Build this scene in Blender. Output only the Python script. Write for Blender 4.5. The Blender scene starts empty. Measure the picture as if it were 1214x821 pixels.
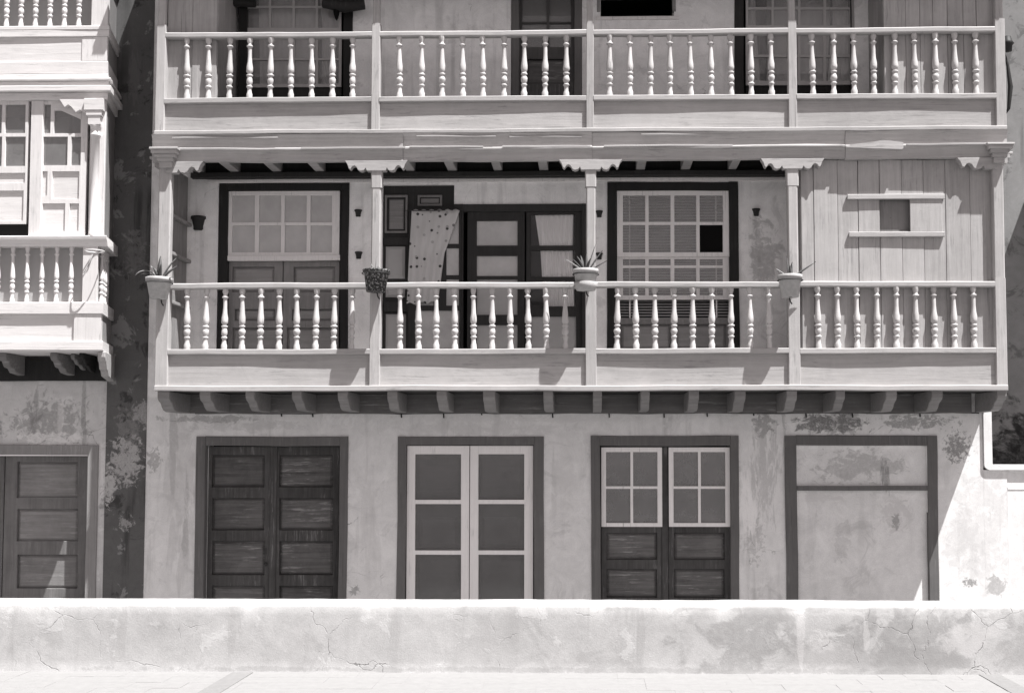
import bpy, bmesh, math, random
from mathutils import Matrix, Vector, Euler, noise
random.seed(7)
R = math.radians
sc = bpy.context.scene
col = sc.collection

# ------------------------------------------------------------------ camera
F, CAM = 1400.0, Vector((0.0, -14.0, 1.6))            # focal length in pixels of a 1214 px wide frame
PITCH, YAW = R(3.2), R(1.2)
PPX, PPY = 666.0, 457.0
ROT = Euler((math.pi / 2 + PITCH, 0, YAW)).to_matrix()
cd = bpy.data.cameras.new("camera")
cam = bpy.data.objects.new("camera", cd); col.objects.link(cam)
cam.location = CAM; cam.rotation_euler = ROT.to_euler()
cd.sensor_width = 36; cd.lens = F / 1214 * 36
cd.shift_x = -(PPX - 607) / 1214; cd.shift_y = (PPY - 410.5) / 1214
cd.clip_end = 500; cd.clip_start = .1
sc.camera = cam

# ------------------------------------------------------------------ daylight
SUNDIR = Vector((-0.38, 0.278, -1.0))                  # the way the light travels
wd = bpy.data.worlds.new("World"); sc.world = wd; wd.use_nodes = True
wn = wd.node_tree.nodes; wl = wd.node_tree.links
bg = wn["Background"]; bg.inputs[1].default_value = 0.10
sky = wn.new("ShaderNodeTexSky"); sky.sky_type = 'NISHITA'; sky.sun_disc = False
sky.sun_elevation = math.atan2(1.0, math.hypot(.38, .278))
sky.sun_rotation = math.atan2(.38, -.278)
bw = wn.new("ShaderNodeSeparateColor")                 # black-and-white film behind an orange filter: a dark grey sky
tone = wn.new("ShaderNodeCombineColor"); wl.new(sky.outputs[0], bw.inputs[0])
for i, k in enumerate((1, .915, .92)):                 # the faint warm toning of the print
    mk = wn.new("ShaderNodeMath"); mk.operation = 'MULTIPLY'; mk.inputs[1].default_value = k
    wl.new(bw.outputs[0], mk.inputs[0]); wl.new(mk.outputs[0], tone.inputs[i])
wl.new(tone.outputs[0], bg.inputs[0])
sl = bpy.data.lights.new("sun", 'SUN'); sl.energy = 5.0; sl.angle = R(.5); sl.color = (1, .995, .985)
so = bpy.data.objects.new("sun", sl); col.objects.link(so)
so.rotation_euler = SUNDIR.to_track_quat('-Z', 'Y').to_euler(); so.location = (6, -9, 20)
vs = sc.view_settings
vs.view_transform = 'Standard'; vs.look = 'None'; vs.gamma = 1; vs.exposure = 1.08

# ------------------------------------------------------------------ measuring
def U(px, py, Y):
    d = ROT @ Vector(((px - PPX) / F, -(py - PPY) / F, -1))
    s = (Y - CAM.y) / d.y
    return CAM + d * s
def G(px, py, z):
    d = ROT @ Vector(((px - PPX) / F, -(py - PPY) / F, -1))
    return CAM + d * ((z - CAM.z) / d.z)
def W(a, b, c, d, Y):
    """Pixel box (left, top, right, bottom) seen on plane Y -> x0, x1, z0, z1 in metres."""
    p = [U(a, b, Y), U(c, b, Y), U(a, d, Y), U(c, d, Y)]
    return ((p[0].x + p[2].x) / 2, (p[1].x + p[3].x) / 2, (p[2].z + p[3].z) / 2, (p[0].z + p[1].z) / 2)
def ZC(py, Y): return U(690, py, Y).z
def XC(px, py, Y): return U(px, py, Y).x

# ------------------------------------------------------------------ materials
class N:
    def __init__(s, name):
        s.m = bpy.data.materials.new(name); s.m.use_nodes = True
        s.t = s.m.node_tree; s.n = s.t.nodes; s.l = s.t.links
        s.b = s.n["Principled BSDF"]; s.out = s.n["Material Output"]
        s.pos = s.n.new("ShaderNodeNewGeometry").outputs["Position"]
        s.oi = None
    def rnd(s):
        if s.oi is None: s.oi = s.n.new("ShaderNodeObjectInfo").outputs["Random"]
        return s.oi
    def set(s, inp, v):
        if isinstance(v, bpy.types.NodeSocket): s.l.new(v, inp)
        else: inp.default_value = v
    def math(s, op, a, b=0.0, clamp=False):
        n = s.n.new("ShaderNodeMath"); n.operation = op; n.use_clamp = clamp
        s.set(n.inputs[0], a); s.set(n.inputs[1], b); return n.outputs[0]
    def scale(s, v, k):
        n = s.n.new("ShaderNodeVectorMath"); n.operation = 'MULTIPLY'
        s.set(n.inputs[0], v); n.inputs[1].default_value = k; return n.outputs[0]
    def add(s, a, b):
        n = s.n.new("ShaderNodeVectorMath"); n.operation = 'ADD'
        s.set(n.inputs[0], a); s.set(n.inputs[1], b); return n.outputs[0]
    def noise(s, k, detail=5, rough=.6, dist=0.0, vec=None, sc_=1.0):
        n = s.n.new("ShaderNodeTexNoise"); n.inputs["Scale"].default_value = sc_
        n.inputs["Detail"].default_value = detail; n.inputs["Roughness"].default_value = rough
        n.inputs["Distortion"].default_value = dist
        s.set(n.inputs["Vector"], s.scale(vec or s.pos, k if isinstance(k, tuple) else (k, k, k)))
        return n.outputs["Fac"]
    def ramp(s, f, a, b, c=0.0, d=1.0):
        n = s.n.new("ShaderNodeMapRange"); n.interpolation_type = 'SMOOTHSTEP'
        s.set(n.inputs[0], f)
        for i, v in enumerate((a, b, c, d)): n.inputs[i + 1].default_value = v
        return n.outputs[0]
    def mix(s, f, a, b):
        n = s.n.new("ShaderNodeMix"); n.data_type = 'RGBA'
        s.set(n.inputs[0], f); s.set(n.inputs[6], a); s.set(n.inputs[7], b); return n.outputs[2]
    def mul(s, a, f):
        n = s.n.new("ShaderNodeMix"); n.data_type = 'RGBA'; n.blend_type = 'MULTIPLY'; n.inputs[0].default_value = 1
        s.set(n.inputs[6], a)
        cmb = s.n.new("ShaderNodeCombineColor")
        for i in range(3): s.set(cmb.inputs[i], f)
        s.l.new(cmb.outputs[0], n.inputs[7]); return n.outputs[2]
    def spot(s, cx, cz, rx, rz, edge=.35, k=6.0):
        """A ragged stain centred at x, z (metres)."""
        n = s.n.new("ShaderNodeVectorMath"); n.operation = 'SUBTRACT'
        s.set(n.inputs[0], s.pos); n.inputs[1].default_value = (cx, 0, cz)
        v = s.scale(n.outputs[0], (1 / rx, 0, 1 / rz))
        L = s.n.new("ShaderNodeVectorMath"); L.operation = 'LENGTH'; s.l.new(v, L.inputs[0])
        fall = s.ramp(L.outputs["Value"], 1.45, .1)
        ks = (k, k, k * .16) if rz > 3 * rx else ((k * .65, k, k) if rx > 3 * rz else (k, k, k))
        f = s.math('ADD', s.noise(ks, 8, .68, .7, vec=s.add(s.pos, (cx * 3.1, 0, cz * 1.7))), s.math('MULTIPLY', fall, .34))
        m = s.ramp(f, .70, .70 + edge * .35)
        return s.math('MULTIPLY', m, s.ramp(s.noise(k * 3.7, 6, .75), .25, .6, .45, 1.0))
    def cracks(s, k, w, cut=.5):
        d = s.n.new("ShaderNodeTexNoise"); d.inputs["Scale"].default_value = k * 2.2; d.inputs["Detail"].default_value = 4
        s.l.new(s.pos, d.inputs["Vector"])
        v = s.add(s.pos, s.scale(d.outputs["Color"], (.35 / k * 1.2,) * 3))
        n = s.n.new("ShaderNodeTexVoronoi"); n.feature = 'DISTANCE_TO_EDGE'; n.inputs["Scale"].default_value = k
        s.l.new(v, n.inputs["Vector"])
        c = s.math('MULTIPLY', s.ramp(n.outputs["Distance"], w, w * .2), s.ramp(s.noise(k * 4, 4, .7), .35, .65))
        return s.math('MULTIPLY', c, s.ramp(s.noise(k * .5, 3), cut, cut + .12))
    def finish(s, colr, rough=.8, bump=None, strength=.3, dist=.01, spec=.25):
        s.set(s.b.inputs["Base Color"], colr); s.set(s.b.inputs["Roughness"], rough)
        s.b.inputs["Specular IOR Level"].default_value = spec
        if bump is not None:
            n = s.n.new("ShaderNodeBump"); n.inputs["Strength"].default_value = strength
            n.inputs["Distance"].default_value = dist
            s.l.new(bump, n.inputs["Height"]); s.l.new(n.outputs[0], s.b.inputs["Normal"])
        return s.m
def g(v, t=.03):
    return (v, v * (1 - t * .6), v * (1 - t * .7), 1)

def wood(name, c, axis, wear=None, amount=.4, grain=.25, rough=.75, spots=True, bump=.35):
    s = N(name)
    st = {'X': (1.2, 22, 26), 'Z': (26, 22, 1.2)}[axis]
    wv = {'X': (3.5, 30, 40), 'Z': (40, 30, 3.5)}[axis]
    off = s.n.new("ShaderNodeCombineXYZ")
    for i in range(3): s.l.new(s.math('MULTIPLY', s.rnd(), 17.0 + i * 9), off.inputs[i])
    p = s.add(s.pos, off.outputs[0])
    gr = s.noise(st, 6, .65, .6, vec=p)
    big = s.noise((1.1, 1.1, 1.4), 3, .5, vec=s.pos)
    f = s.math('ADD', s.math('MULTIPLY', s.math('SUBTRACT', gr, .5), grain * 2.2), s.math('MULTIPLY', s.math('SUBTRACT', big, .5), grain * 1.1))
    f = s.math('ADD', f, s.math('MULTIPLY', s.math('SUBTRACT', s.rnd(), .5), grain * .55))
    blot = s.noise((5, 5, 5), 7, .7, .8, vec=p)
    f = s.math('ADD', f, s.math('MULTIPLY', s.math('SUBTRACT', blot, .5), grain * 1.3))
    colr = s.mul(g(c, .05), s.math('ADD', f, 1.0))
    if wear is not None:
        wn_ = s.noise(wv, 7, .7, .3, vec=p)
        msk = s.math('MULTIPLY', s.ramp(wn_, .52, .66), s.ramp(s.noise(2.3, 4, .6, vec=p), .42, .62))
        colr = s.mix(s.math('MULTIPLY', msk, amount), colr, g(wear))
    hl = s.noise(tuple(v * (.55 if v < 5 else 2.4) for v in st), 3, .5, .15, vec=p)
    hm = s.math('MULTIPLY', s.ramp(hl, .665, .70), s.ramp(s.noise(1.9, 3, .5, vec=p), .44, .6))
    colr = s.mix(s.math('MULTIPLY', hm, .55), colr, g(c * .35))
    if spots:
        sp = s.ramp(s.noise(31, 2, .5, vec=p), .74, .80)
        colr = s.mix(s.math('MULTIPLY', sp, .5), colr, g(c * .3))
    return s.finish(colr, rough, s.math('ADD', gr, s.math('SUBTRACT', s.math('MULTIPLY', s.noise(60, 3), .35), hm)), bump, .006)

def xz(px, py, Y=0.0):
    p = U(px, py, Y); return p.x, p.z
def plaster(name, c, dark, light, dk=.45, lt=.35, streak=.3, stains=(), crack=(1.9, .007, .56), bump=.35, speck=.5, gran=1.0, fill_above=None):
    """Lime plaster: broad tone, run-down streaks, peeled lighter patches, dark specks, cracks and local stains."""
    s = N(name)
    broad = s.noise(.9, 5, .6, .5); fine = s.noise(9, 7, .7); grit = s.noise(95, 4, .75)
    f = s.math('ADD', s.math('MULTIPLY', s.math('SUBTRACT', broad, .5), .30), s.math('MULTIPLY', s.math('SUBTRACT', fine, .5), .26 * gran))
    f = s.math('ADD', f, s.math('MULTIPLY', s.math('SUBTRACT', grit, .5), .42 * gran))
    mott = s.math('MULTIPLY', s.math('SUBTRACT', s.noise(3.1, 9, .72, 1.2), .5), .52)
    colr = s.mul(g(c, .02), s.math('ADD', s.math('ADD', f, mott), 1.0))
    if fill_above:  # upper wall colour raised in place of missing fill light
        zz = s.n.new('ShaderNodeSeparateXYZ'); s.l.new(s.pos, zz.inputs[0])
        colr = s.mul(colr, s.ramp(zz.outputs[2], fill_above[0] - .02, fill_above[0] + .02, 1.0, fill_above[1]))
    stv = s.math('MULTIPLY', s.ramp(s.noise((7, 3, .55), 5, .6, .2), .5, .68), s.ramp(s.noise(.7, 2), .4, .62))
    colr = s.mix(s.math('MULTIPLY', stv, streak), colr, g(dark))
    a = s.math('MULTIPLY', s.ramp(s.noise(2.6, 8, .68, .8), .56, .64), dk); colr = s.mix(a, colr, g(dark))
    b = s.math('MULTIPLY', s.ramp(s.noise(3.4, 8, .66, .4, vec=s.add(s.pos, (9.0, 3.0, 5.0))), .58, .63), lt); colr = s.mix(b, colr, g(light, .01))
    rel = None
    for (x, z, rx, rz, v, k, am) in stains:
        mk = s.math('MULTIPLY', s.spot(x, z, rx, rz, .3, k), am)
        colr = s.mix(mk, colr, g(v)); mk = s.math('MULTIPLY', mk, .35 if v > c * .8 else -.45)
        rel = mk if rel is None else s.math('ADD', rel, mk)
    sp = s.math('MULTIPLY', s.ramp(s.noise(26, 4, .6), .68, .74), s.ramp(s.noise(1.7, 3), .48, .6))
    colr = s.mix(s.math('MULTIPLY', sp, speck), colr, g(dark * .35))
    h = s.math('ADD', s.math('MULTIPLY', s.noise(5, 6, .6), .8), s.math('MULTIPLY', grit, .3 * gran))
    h = s.math('ADD', h, s.math('MULTIPLY', b, .35))
    if rel is not None and len(stains) < 12: h = s.math('ADD', h, rel)
    if crack:
        ck = s.cracks(*crack); colr = s.mix(s.math('MULTIPLY', ck, .75), colr, g(dark * .5)); h = s.math('SUBTRACT', h, ck)
    return s.finish(colr, .9, h, bump, .012, spec=.1)
def plain(name, c, rough=.7, var=.25, k=8.0, spec=.3, bump=.2, t=.03):
    s = N(name)
    n = s.noise(k, 5, .65)
    return s.finish(s.mul(g(c, t), s.math('ADD', s.math('MULTIPLY', s.math('SUBTRACT', n, .5), var * 2), 1.0)), rough, n, bump, .004, spec)
def glass(name, dust=.2, tone=.45, haze=.06, ior=1.62):
    s = N(name)
    tr = s.n.new("ShaderNodeBsdfTransparent"); gl = s.n.new("ShaderNodeBsdfGlossy"); gl.inputs["Roughness"].default_value = haze
    fr = s.n.new("ShaderNodeFresnel"); fr.inputs[0].default_value = ior
    df = s.n.new("ShaderNodeBsdfDiffuse"); s.set(df.inputs[0], g(tone))
    m1 = s.n.new("ShaderNodeMixShader"); m2 = s.n.new("ShaderNodeMixShader")
    s.l.new(fr.outputs[0], m1.inputs[0]); s.l.new(tr.outputs[0], m1.inputs[1]); s.l.new(gl.outputs[0], m1.inputs[2])
    d = s.math('MULTIPLY', s.ramp(s.noise(4.5, 5, .6), .2, .85, .85, 1.2), dust)
    s.set(m2.inputs[0], d); s.l.new(m1.outputs[0], m2.inputs[1]); s.l.new(df.outputs[0], m2.inputs[2])
    b = s.n.new("ShaderNodeBump"); b.inputs["Strength"].default_value = .12; b.inputs["Distance"].default_value = .02
    s.l.new(s.noise(3.0, 2), b.inputs["Height"]); s.l.new(b.outputs[0], gl.inputs["Normal"])
    s.l.new(m2.outputs[0], s.out.inputs[0]); return s.m
def cloth(name, c, dots=False):
    s = N(name)
    n = s.noise((30, 30, 3), 4)
    colr = s.mul(g(c), s.math('ADD', s.math('MULTIPLY', s.math('SUBTRACT', n, .5), .25), 1.0))
    if dots:
        v = s.n.new("ShaderNodeTexVoronoi"); v.inputs["Scale"].default_value = 11.5
        v.voronoi_dimensions = '2D'
        sx = s.n.new("ShaderNodeSeparateXYZ"); s.l.new(s.pos, sx.inputs[0]); cx = s.n.new("ShaderNodeCombineXYZ")
        s.l.new(sx.outputs[0], cx.inputs[0]); s.l.new(sx.outputs[2], cx.inputs[1]); s.l.new(cx.outputs[0], v.inputs["Vector"])
        wh = s.n.new("ShaderNodeSeparateColor"); s.l.new(v.outputs["Color"], wh.inputs[0])
        thr = s.math('MULTIPLY', s.ramp(wh.outputs[0], .1, .9), .2)
        d = s.math('MULTIPLY', s.math('LESS_THAN', v.outputs["Distance"], thr), s.math('GREATER_THAN', thr, .06))
        colr = s.mix(s.math('MULTIPLY', d, s.ramp(wh.outputs[1], .1, .6, .35, .98)), colr, g(.05))
    m = s.finish(colr, .9, n, .15, .004, .05)
    tl = s.n.new("ShaderNodeBsdfTranslucent"); s.set(tl.inputs[0], g(c))
    mx = s.n.new("ShaderNodeMixShader"); mx.inputs[0].default_value = .06
    s.l.new(s.b.outputs[0], mx.inputs[1]); s.l.new(tl.outputs[0], mx.inputs[2]); s.l.new(mx.outputs[0], s.out.inputs[0])
    return m

def st(px, py, rx, ry, v, k, am, Y=0.0):
    x, z = xz(px, py, Y); return (x, z, rx / 100, ry / 100, v, k, am)
M = {}
M['wall'] = plaster("house plaster", .73, .36, .86, .26, .35, .42, speck=.5, fill_above=(ZC(470, 0), 1.2), stains=(
    st(905, 560, 26, 90, .8, 9, .5), st(905, 500, 20, 26, .2, 14, .7), st(895, 640, 16, 40, .4, 20, .55),
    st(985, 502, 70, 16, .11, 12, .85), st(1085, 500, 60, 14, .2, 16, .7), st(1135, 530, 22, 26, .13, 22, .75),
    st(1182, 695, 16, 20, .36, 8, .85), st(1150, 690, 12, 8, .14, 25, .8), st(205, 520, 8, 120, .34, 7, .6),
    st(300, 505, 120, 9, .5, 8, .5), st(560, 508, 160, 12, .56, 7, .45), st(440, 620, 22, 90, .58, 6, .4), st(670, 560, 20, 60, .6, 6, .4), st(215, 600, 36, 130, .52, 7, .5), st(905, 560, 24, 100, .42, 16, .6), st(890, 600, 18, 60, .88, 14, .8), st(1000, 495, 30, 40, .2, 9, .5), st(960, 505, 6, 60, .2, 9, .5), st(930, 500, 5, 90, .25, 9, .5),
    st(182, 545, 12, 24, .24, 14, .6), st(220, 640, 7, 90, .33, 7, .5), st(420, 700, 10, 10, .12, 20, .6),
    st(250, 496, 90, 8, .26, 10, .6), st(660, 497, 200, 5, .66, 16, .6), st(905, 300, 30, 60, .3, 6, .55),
    st(1165, 620, 50, 110, .5, 7, .35), st(1140, 640, 30, 60, .42, 9, .3)))
M['fill'] = plaster("patched plaster of blocked doorway", .72, .38, .88, .3, .3, .2, crack=None, stains=(
    st(1015, 552, 80, 26, .33, 12, .55), st(1062, 610, 24, 34, .62, 9, .85), st(1062, 618, 9, 14, .25, 14, .7),
    st(978, 590, 36, 9, .60, 14, .7), st(1050, 560, 9, 30, .16, 18, .6), st(1000, 640, 14, 40, .38, 9, .35)))
M['left_wall'] = plaster("stained plaster of left house", .58, .2, .78, .7, .4, .65, speck=.7, stains=(
    st(115, 565, 20, 60, .72, 9, .8), st(60, 500, 70, 40, .2, 10, .6), st(40, 490, 8, 50, .25, 9, .6), st(72, 490, 6, 50, .7, 9, .6), st(100, 490, 6, 60, .25, 9, .6), st(60, 520, 60, 12, .78, 12, .8)))
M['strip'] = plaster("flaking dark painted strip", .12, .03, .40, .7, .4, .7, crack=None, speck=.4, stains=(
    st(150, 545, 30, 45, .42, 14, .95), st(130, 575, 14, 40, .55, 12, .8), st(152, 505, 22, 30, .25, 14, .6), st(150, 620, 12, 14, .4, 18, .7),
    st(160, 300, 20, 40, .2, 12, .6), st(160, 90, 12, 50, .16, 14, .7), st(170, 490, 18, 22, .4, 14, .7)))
M['neigh'] = plaster("spotted grey plaster", .24, .06, .3, .5, .2, .4, crack=None, speck=.9, stains=((7.0, .9, 3.0, 2.2, .025, 1.5, .97), (7.0, 1.6, 2.0, 1.2, .025, 3, .9)))  # two large near-black blotches paint shade onto the lower wall
M['white_wall'] = plaster("whitewashed wall", .72, .4, .8, .12, .2, .15, speck=.3)
M['parapet'] = plaster("weathered cement render", .43, .25, .58, .3, .4, .5, bump=.4, speck=.35, gran=1.0, crack=(2.4, .009, .5), stains=(
    (-.6, .1, .5, .5, .36, 3.5, .35), (1.2, .2, .6, .5, .27, 4.5, .7), (2.3, .2, .8, .5, .27, 4.0, .75), (1.7, .1, .3, .3, .5, 4, .6), (1.9, .1, 1.3, .16, .3, 5, .5),
    (2.75, .25, .3, .22, .5, 5, .7), (3.2, .2, .35, .4, .28, 4, .6), (-2.1, .2, .2, .3, .36, 5, .4), (-.2, .1, .3, .12, .33, 6, .4), (-.5, .02, 4.5, .03, .26, 14, .45), (1.5, .47, 2.2, .04, .3, 8, .5),
    (-3.4, .3, .06, .3, .36, 8, .6), (-2.6, .3, .05, .3, .36, 9, .6), (-1.4, .3, .07, .3, .36, 8, .6), (.4, .3, .06, .3, .34, 9, .6), (1.55, .3, .04, .3, .56, 14, .5), (2.02, .34, .03, .2, .56, 16, .5)))
M['concrete'] = plaster("pale concrete ground", .24, .10, .24, .2, .3, 0, bump=.4, crack=None)
M['alley'] = plaster("alley cobbles and cement", .20, .12, .26, .3, .2, 0, crack=None)
M['asphalt'] = plain('grey asphalt', .07, .9, .2, 12, .1)
M['tile'] = plain("pale cement tile", .25, .8, .14, 14, .2)
M['strip_joint'] = plain("grey cement joint", .21, .9, .2, 20, .1)
M['woodX'] = wood("weathered pale paint, rails", .39, 'X', .2, .65, .26)
M['woodZ'] = wood("weathered pale paint, posts", .40, 'Z', .2, .6, .26)
M['plank'] = wood("weathered plank paint", .38, 'Z', .22, .6, .3)
M['baluster'] = wood("chalky white baluster paint", .52, 'Z', .18, .65, .24)
M['deck'] = wood('pale light bouncing deck boards', .5, 'X', .3, .4, .2)
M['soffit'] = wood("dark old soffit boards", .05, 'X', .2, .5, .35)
M['plate'] = wood('dark wall plate timber', .16, 'X', .4, .55, .35)
M['rafter'] = wood('old grey rafter', .36, 'X', .1, .5, .3)
M['joist'] = wood("grey weathered joist", .22, 'X', .14, .6, .3)
M['whiteX'] = wood("fresh white paint, horizontal", .65, 'X', .38, .6, .14, bump=.4)
M['whiteZ'] = wood("fresh white paint, vertical", .65, 'Z', .38, .6, .14, bump=.4)
M['sash'] = wood("grey white window paint", .78, 'Z', .3, .4, .1, spots=False, bump=.2)
M['sash_dull'] = wood('dull window paint', .45, 'Z', .3, .4, .12, spots=False, bump=.2)
M['sash_low'] = wood("white window paint", .84, 'Z', .4, .4, .1, spots=False, bump=.2)
M['darkZ'] = wood("dark brown door wood, upright grain", .075, 'Z', .26, .55, .6)
M['darkX'] = wood("dark brown door wood, level grain", .115, 'X', .36, .7, .7)
M['leftZ'] = wood('faded door wood, upright grain', .15, 'Z', .3, .5, .5)
M['leftX'] = wood('faded door wood, level grain', .22, 'X', .42, .5, .5)
M['frame'] = wood("grey brown door surround", .135, 'Z', .22, .5, .25)
M['frame_pale'] = wood("pale grey door surround", .27, 'Z', .4, .5, .2)
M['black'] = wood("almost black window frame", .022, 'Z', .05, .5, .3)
M['brown'] = wood("dark stained wood", .035, 'Z', .08, .5, .3)
M['greyZ'] = wood("grey old panel wood", .22, 'Z', .34, .5, .3)
M['greyX'] = wood("grey old panel wood, level", .26, 'X', .38, .5, .25)
M['fillpanel'] = plain("grey painted panel", .40, .7, .12, 5)
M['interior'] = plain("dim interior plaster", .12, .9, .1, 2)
M['void'] = plain("black board and painted gap shade", .008, .9, .1, 2, .05)
M['glass'] = glass("dusty window glass", .52, .74)
M['glass_dark'] = glass("dark screened glass", .38, .27, .10)
M['glass_low'] = glass('dusty ground floor glass', .45, .38, .08)
M['glass_open'] = glass('bright clear glass', .05, .6, .06, 1.25)
M['glass_clean'] = glass("clear window glass", .22, .55)
M['net'] = cloth("grey net curtain", .8)
M['lace'] = cloth("pale lace curtain", .9)
M['dotted'] = cloth("pale cloth printed with dark dots", .56, True)
M['slat'] = plain("pale blind slat", .45, .5, .06, 9)
M['pot'] = plain("flaking pale flowerpot paint", .42, .85, .35, 22, .15, .5)
M['pot_dark'] = N("dark mossy moulded pot")
_s = M['pot_dark']; _n = _s.noise(42, 6, .7); M['pot_dark'] = _s.finish(_s.mix(_s.ramp(_n, .5, .62), g(.035), g(.36)), .8, _n, .9, .015)
M['pot_black'] = plain("dark fired clay", .03, .8, .3, 20)
M['soil'] = plain("dark soil", .03, .95, .4, 50, .05, .8)
M['leaf'] = plain("grey green succulent leaf", .10, .45, .3, 12, .4, .2)
M['leaf_pale'] = plain("pale dry succulent leaf", .34, .5, .25, 12, .35, .2)
M['iron'] = plain("rusty dark iron", .04, .6, .3, 30)
M['pale_iron'] = plain("white painted iron", .6, .5, .15, 30)
M['roof'] = plain("old roof tile", .16, .9, .3, 6, .1, .6)
M['cable'] = plain("black cable", .02, .6, .1, 9)

# ------------------------------------------------------------------ geometry
def wob(t, seed, amp):
    return amp * (math.sin(t * 1.7 + seed * 3.1) * .6 + math.sin(t * 4.3 + seed * 1.3) * .3 + math.sin(t * 9.1 + seed * 7.7) * .18)
_seed = [0]
class MB:
    def __init__(s): s.v = []; s.f = []; s.smooth = []
    def add(s, vs_, fs, smooth=False):
        o = len(s.v); s.v += [tuple(p) for p in vs_]
        for f in fs: s.f.append([i + o for i in f]); s.smooth.append(smooth)
        return s
    def sweep(s, axis, a0, a1, prof, seg=None, w=0.0, smooth=False, taper=None):
        """Closed outline prof (two coordinates) carried along axis from a0 to a1, sagging by w."""
        n = seg or 1; k = len(prof); _seed[0] += 1; sd = _seed[0]
        vs_ = []
        for i in range(n + 1):
            t = i / n; a = a0 + (a1 - a0) * t
            du, dv = (wob(a, sd, w), wob(a, sd + .5, w)) if w else (0, 0)
            for (p, q) in prof:
                if taper: p, q = taper(t, p, q)
                p += du; q += dv
                vs_.append({'X': (a, p, q), 'Y': (p, a, q), 'Z': (p, q, a)}[axis])
        fs = [[i * k + j, i * k + (j + 1) % k, (i + 1) * k + (j + 1) % k, (i + 1) * k + j] for i in range(n) for j in range(k)]
        s.add(vs_, fs, smooth)
        s.add(vs_[:k], [list(range(k))]); s.add(vs_[-k:], [list(range(k))]); return s
    def box(s, x0, x1, y0, y1, z0, z1, ch=.004, w=0.0):
        x0, x1 = sorted((x0, x1)); y0, y1 = sorted((y0, y1)); z0, z1 = sorted((z0, z1))
        L = {'X': x1 - x0, 'Y': y1 - y0, 'Z': z1 - z0}; ax = max(L, key=L.get)
        a, b, c, d = {'X': (y0, y1, z0, z1), 'Y': (x0, x1, z0, z1), 'Z': (x0, x1, y0, y1)}[ax]
        ch = min(ch, (b - a) * .3, (d - c) * .3)
        pr = [(a + ch, c), (b - ch, c), (b, c + ch), (b, d - ch), (b - ch, d), (a + ch, d), (a, d - ch), (a, c + ch)] if ch else [(a, c), (b, c), (b, d), (a, d)]
        e0, e1 = {'X': (x0, x1), 'Y': (y0, y1), 'Z': (z0, z1)}[ax]
        return s.sweep(ax, e0, e1, pr, max(1, int((e1 - e0) / .22)) if w else 1, w)
    def boxp(s, a, b, c, d, Y, depth, ch=.004, w=0.0):
        x0, x1, z0, z1 = W(a, b, c, d, Y); return s.box(x0, x1, Y, Y + depth, z0, z1, ch, w)
    def plate(s, x0, x1, z0, z1, holes, y0, y1):
        """A slab with rectangular holes, reveals included."""
        xs = sorted({round(v, 5) for v in [x0, x1] + [h[i] for h in holes for i in (0, 1)] if x0 - 1e-6 <= v <= x1 + 1e-6})
        zs = sorted({round(v, 5) for v in [z0, z1] + [h[i] for h in holes for i in (2, 3)] if z0 - 1e-6 <= v <= z1 + 1e-6})
        nx, nz = len(xs) - 1, len(zs) - 1
        def solid(i, j):
            if not (0 <= i < nx and 0 <= j < nz): return False
            cx, cz = (xs[i] + xs[i + 1]) / 2, (zs[j] + zs[j + 1]) / 2
            return not any(h[0] < cx < h[1] and h[2] < cz < h[3] for h in holes)
        ids = {}; vs_ = []; fs = []
        def v(i, j, k):
            if (i, j, k) not in ids: ids[(i, j, k)] = len(vs_); vs_.append((xs[i], (y0, y1)[k], zs[j]))
            return ids[(i, j, k)]
        for i in range(nx):
            for j in range(nz):
                if not solid(i, j): continue
                fs.append([v(i, j, 0), v(i + 1, j, 0), v(i + 1, j + 1, 0), v(i, j + 1, 0)])
                fs.append([v(i, j, 1), v(i, j + 1, 1), v(i + 1, j + 1, 1), v(i + 1, j, 1)])
                if not solid(i - 1, j): fs.append([v(i, j, 0), v(i, j + 1, 0), v(i, j + 1, 1), v(i, j, 1)])
                if not solid(i + 1, j): fs.append([v(i + 1, j, 0), v(i + 1, j, 1), v(i + 1, j + 1, 1), v(i + 1, j + 1, 0)])
                if not solid(i, j - 1): fs.append([v(i, j, 0), v(i, j, 1), v(i + 1, j, 1), v(i + 1, j, 0)])
                if not solid(i, j + 1): fs.append([v(i, j + 1, 0), v(i + 1, j + 1, 0), v(i + 1, j + 1, 1), v(i, j + 1, 1)])
        return s.add(vs_, fs)
    def prism(s, pts, y0, y1):
        n = len(pts)
        vs_ = [(x, y0, z) for x, z in pts] + [(x, y1, z) for x, z in pts]
        return s.add(vs_, [list(range(n)), list(range(n, 2 * n))[::-1]] + [[i, (i + 1) % n, n + (i + 1) % n, n + i] for i in range(n)])
    def prismx(s, pts, x0, x1):
        n = len(pts)
        vs_ = [(x0, y, z) for y, z in pts] + [(x1, y, z) for y, z in pts]
        return s.add(vs_, [list(range(n)), list(range(n, 2 * n))[::-1]] + [[i, (i + 1) % n, n + (i + 1) % n, n + i] for i in range(n)])
    def lathe(s, prof, c=(0, 0, 0), n=16, half=False, caps=True):
        k = n + 1 if half else n
        vs_ = []
        for r, z in prof:
            for i in range(k):
                a = (math.pi * i / n + math.pi) if half else 2 * math.pi * i / n
                vs_.append((c[0] + r * math.cos(a), c[1] + r * math.sin(a), c[2] + z))
        fs = []
        for j in range(len(prof) - 1):
            for i in range(n if half else k):
                i2 = i + 1 if half else (i + 1) % k
                fs.append([j * k + i, j * k + i2, (j + 1) * k + i2, (j + 1) * k + i])
        s.add(vs_, fs, True)
        if caps:
            s.add(vs_[:k], [list(range(k))]); s.add(vs_[-k:], [list(range(k))])
        return s
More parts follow.
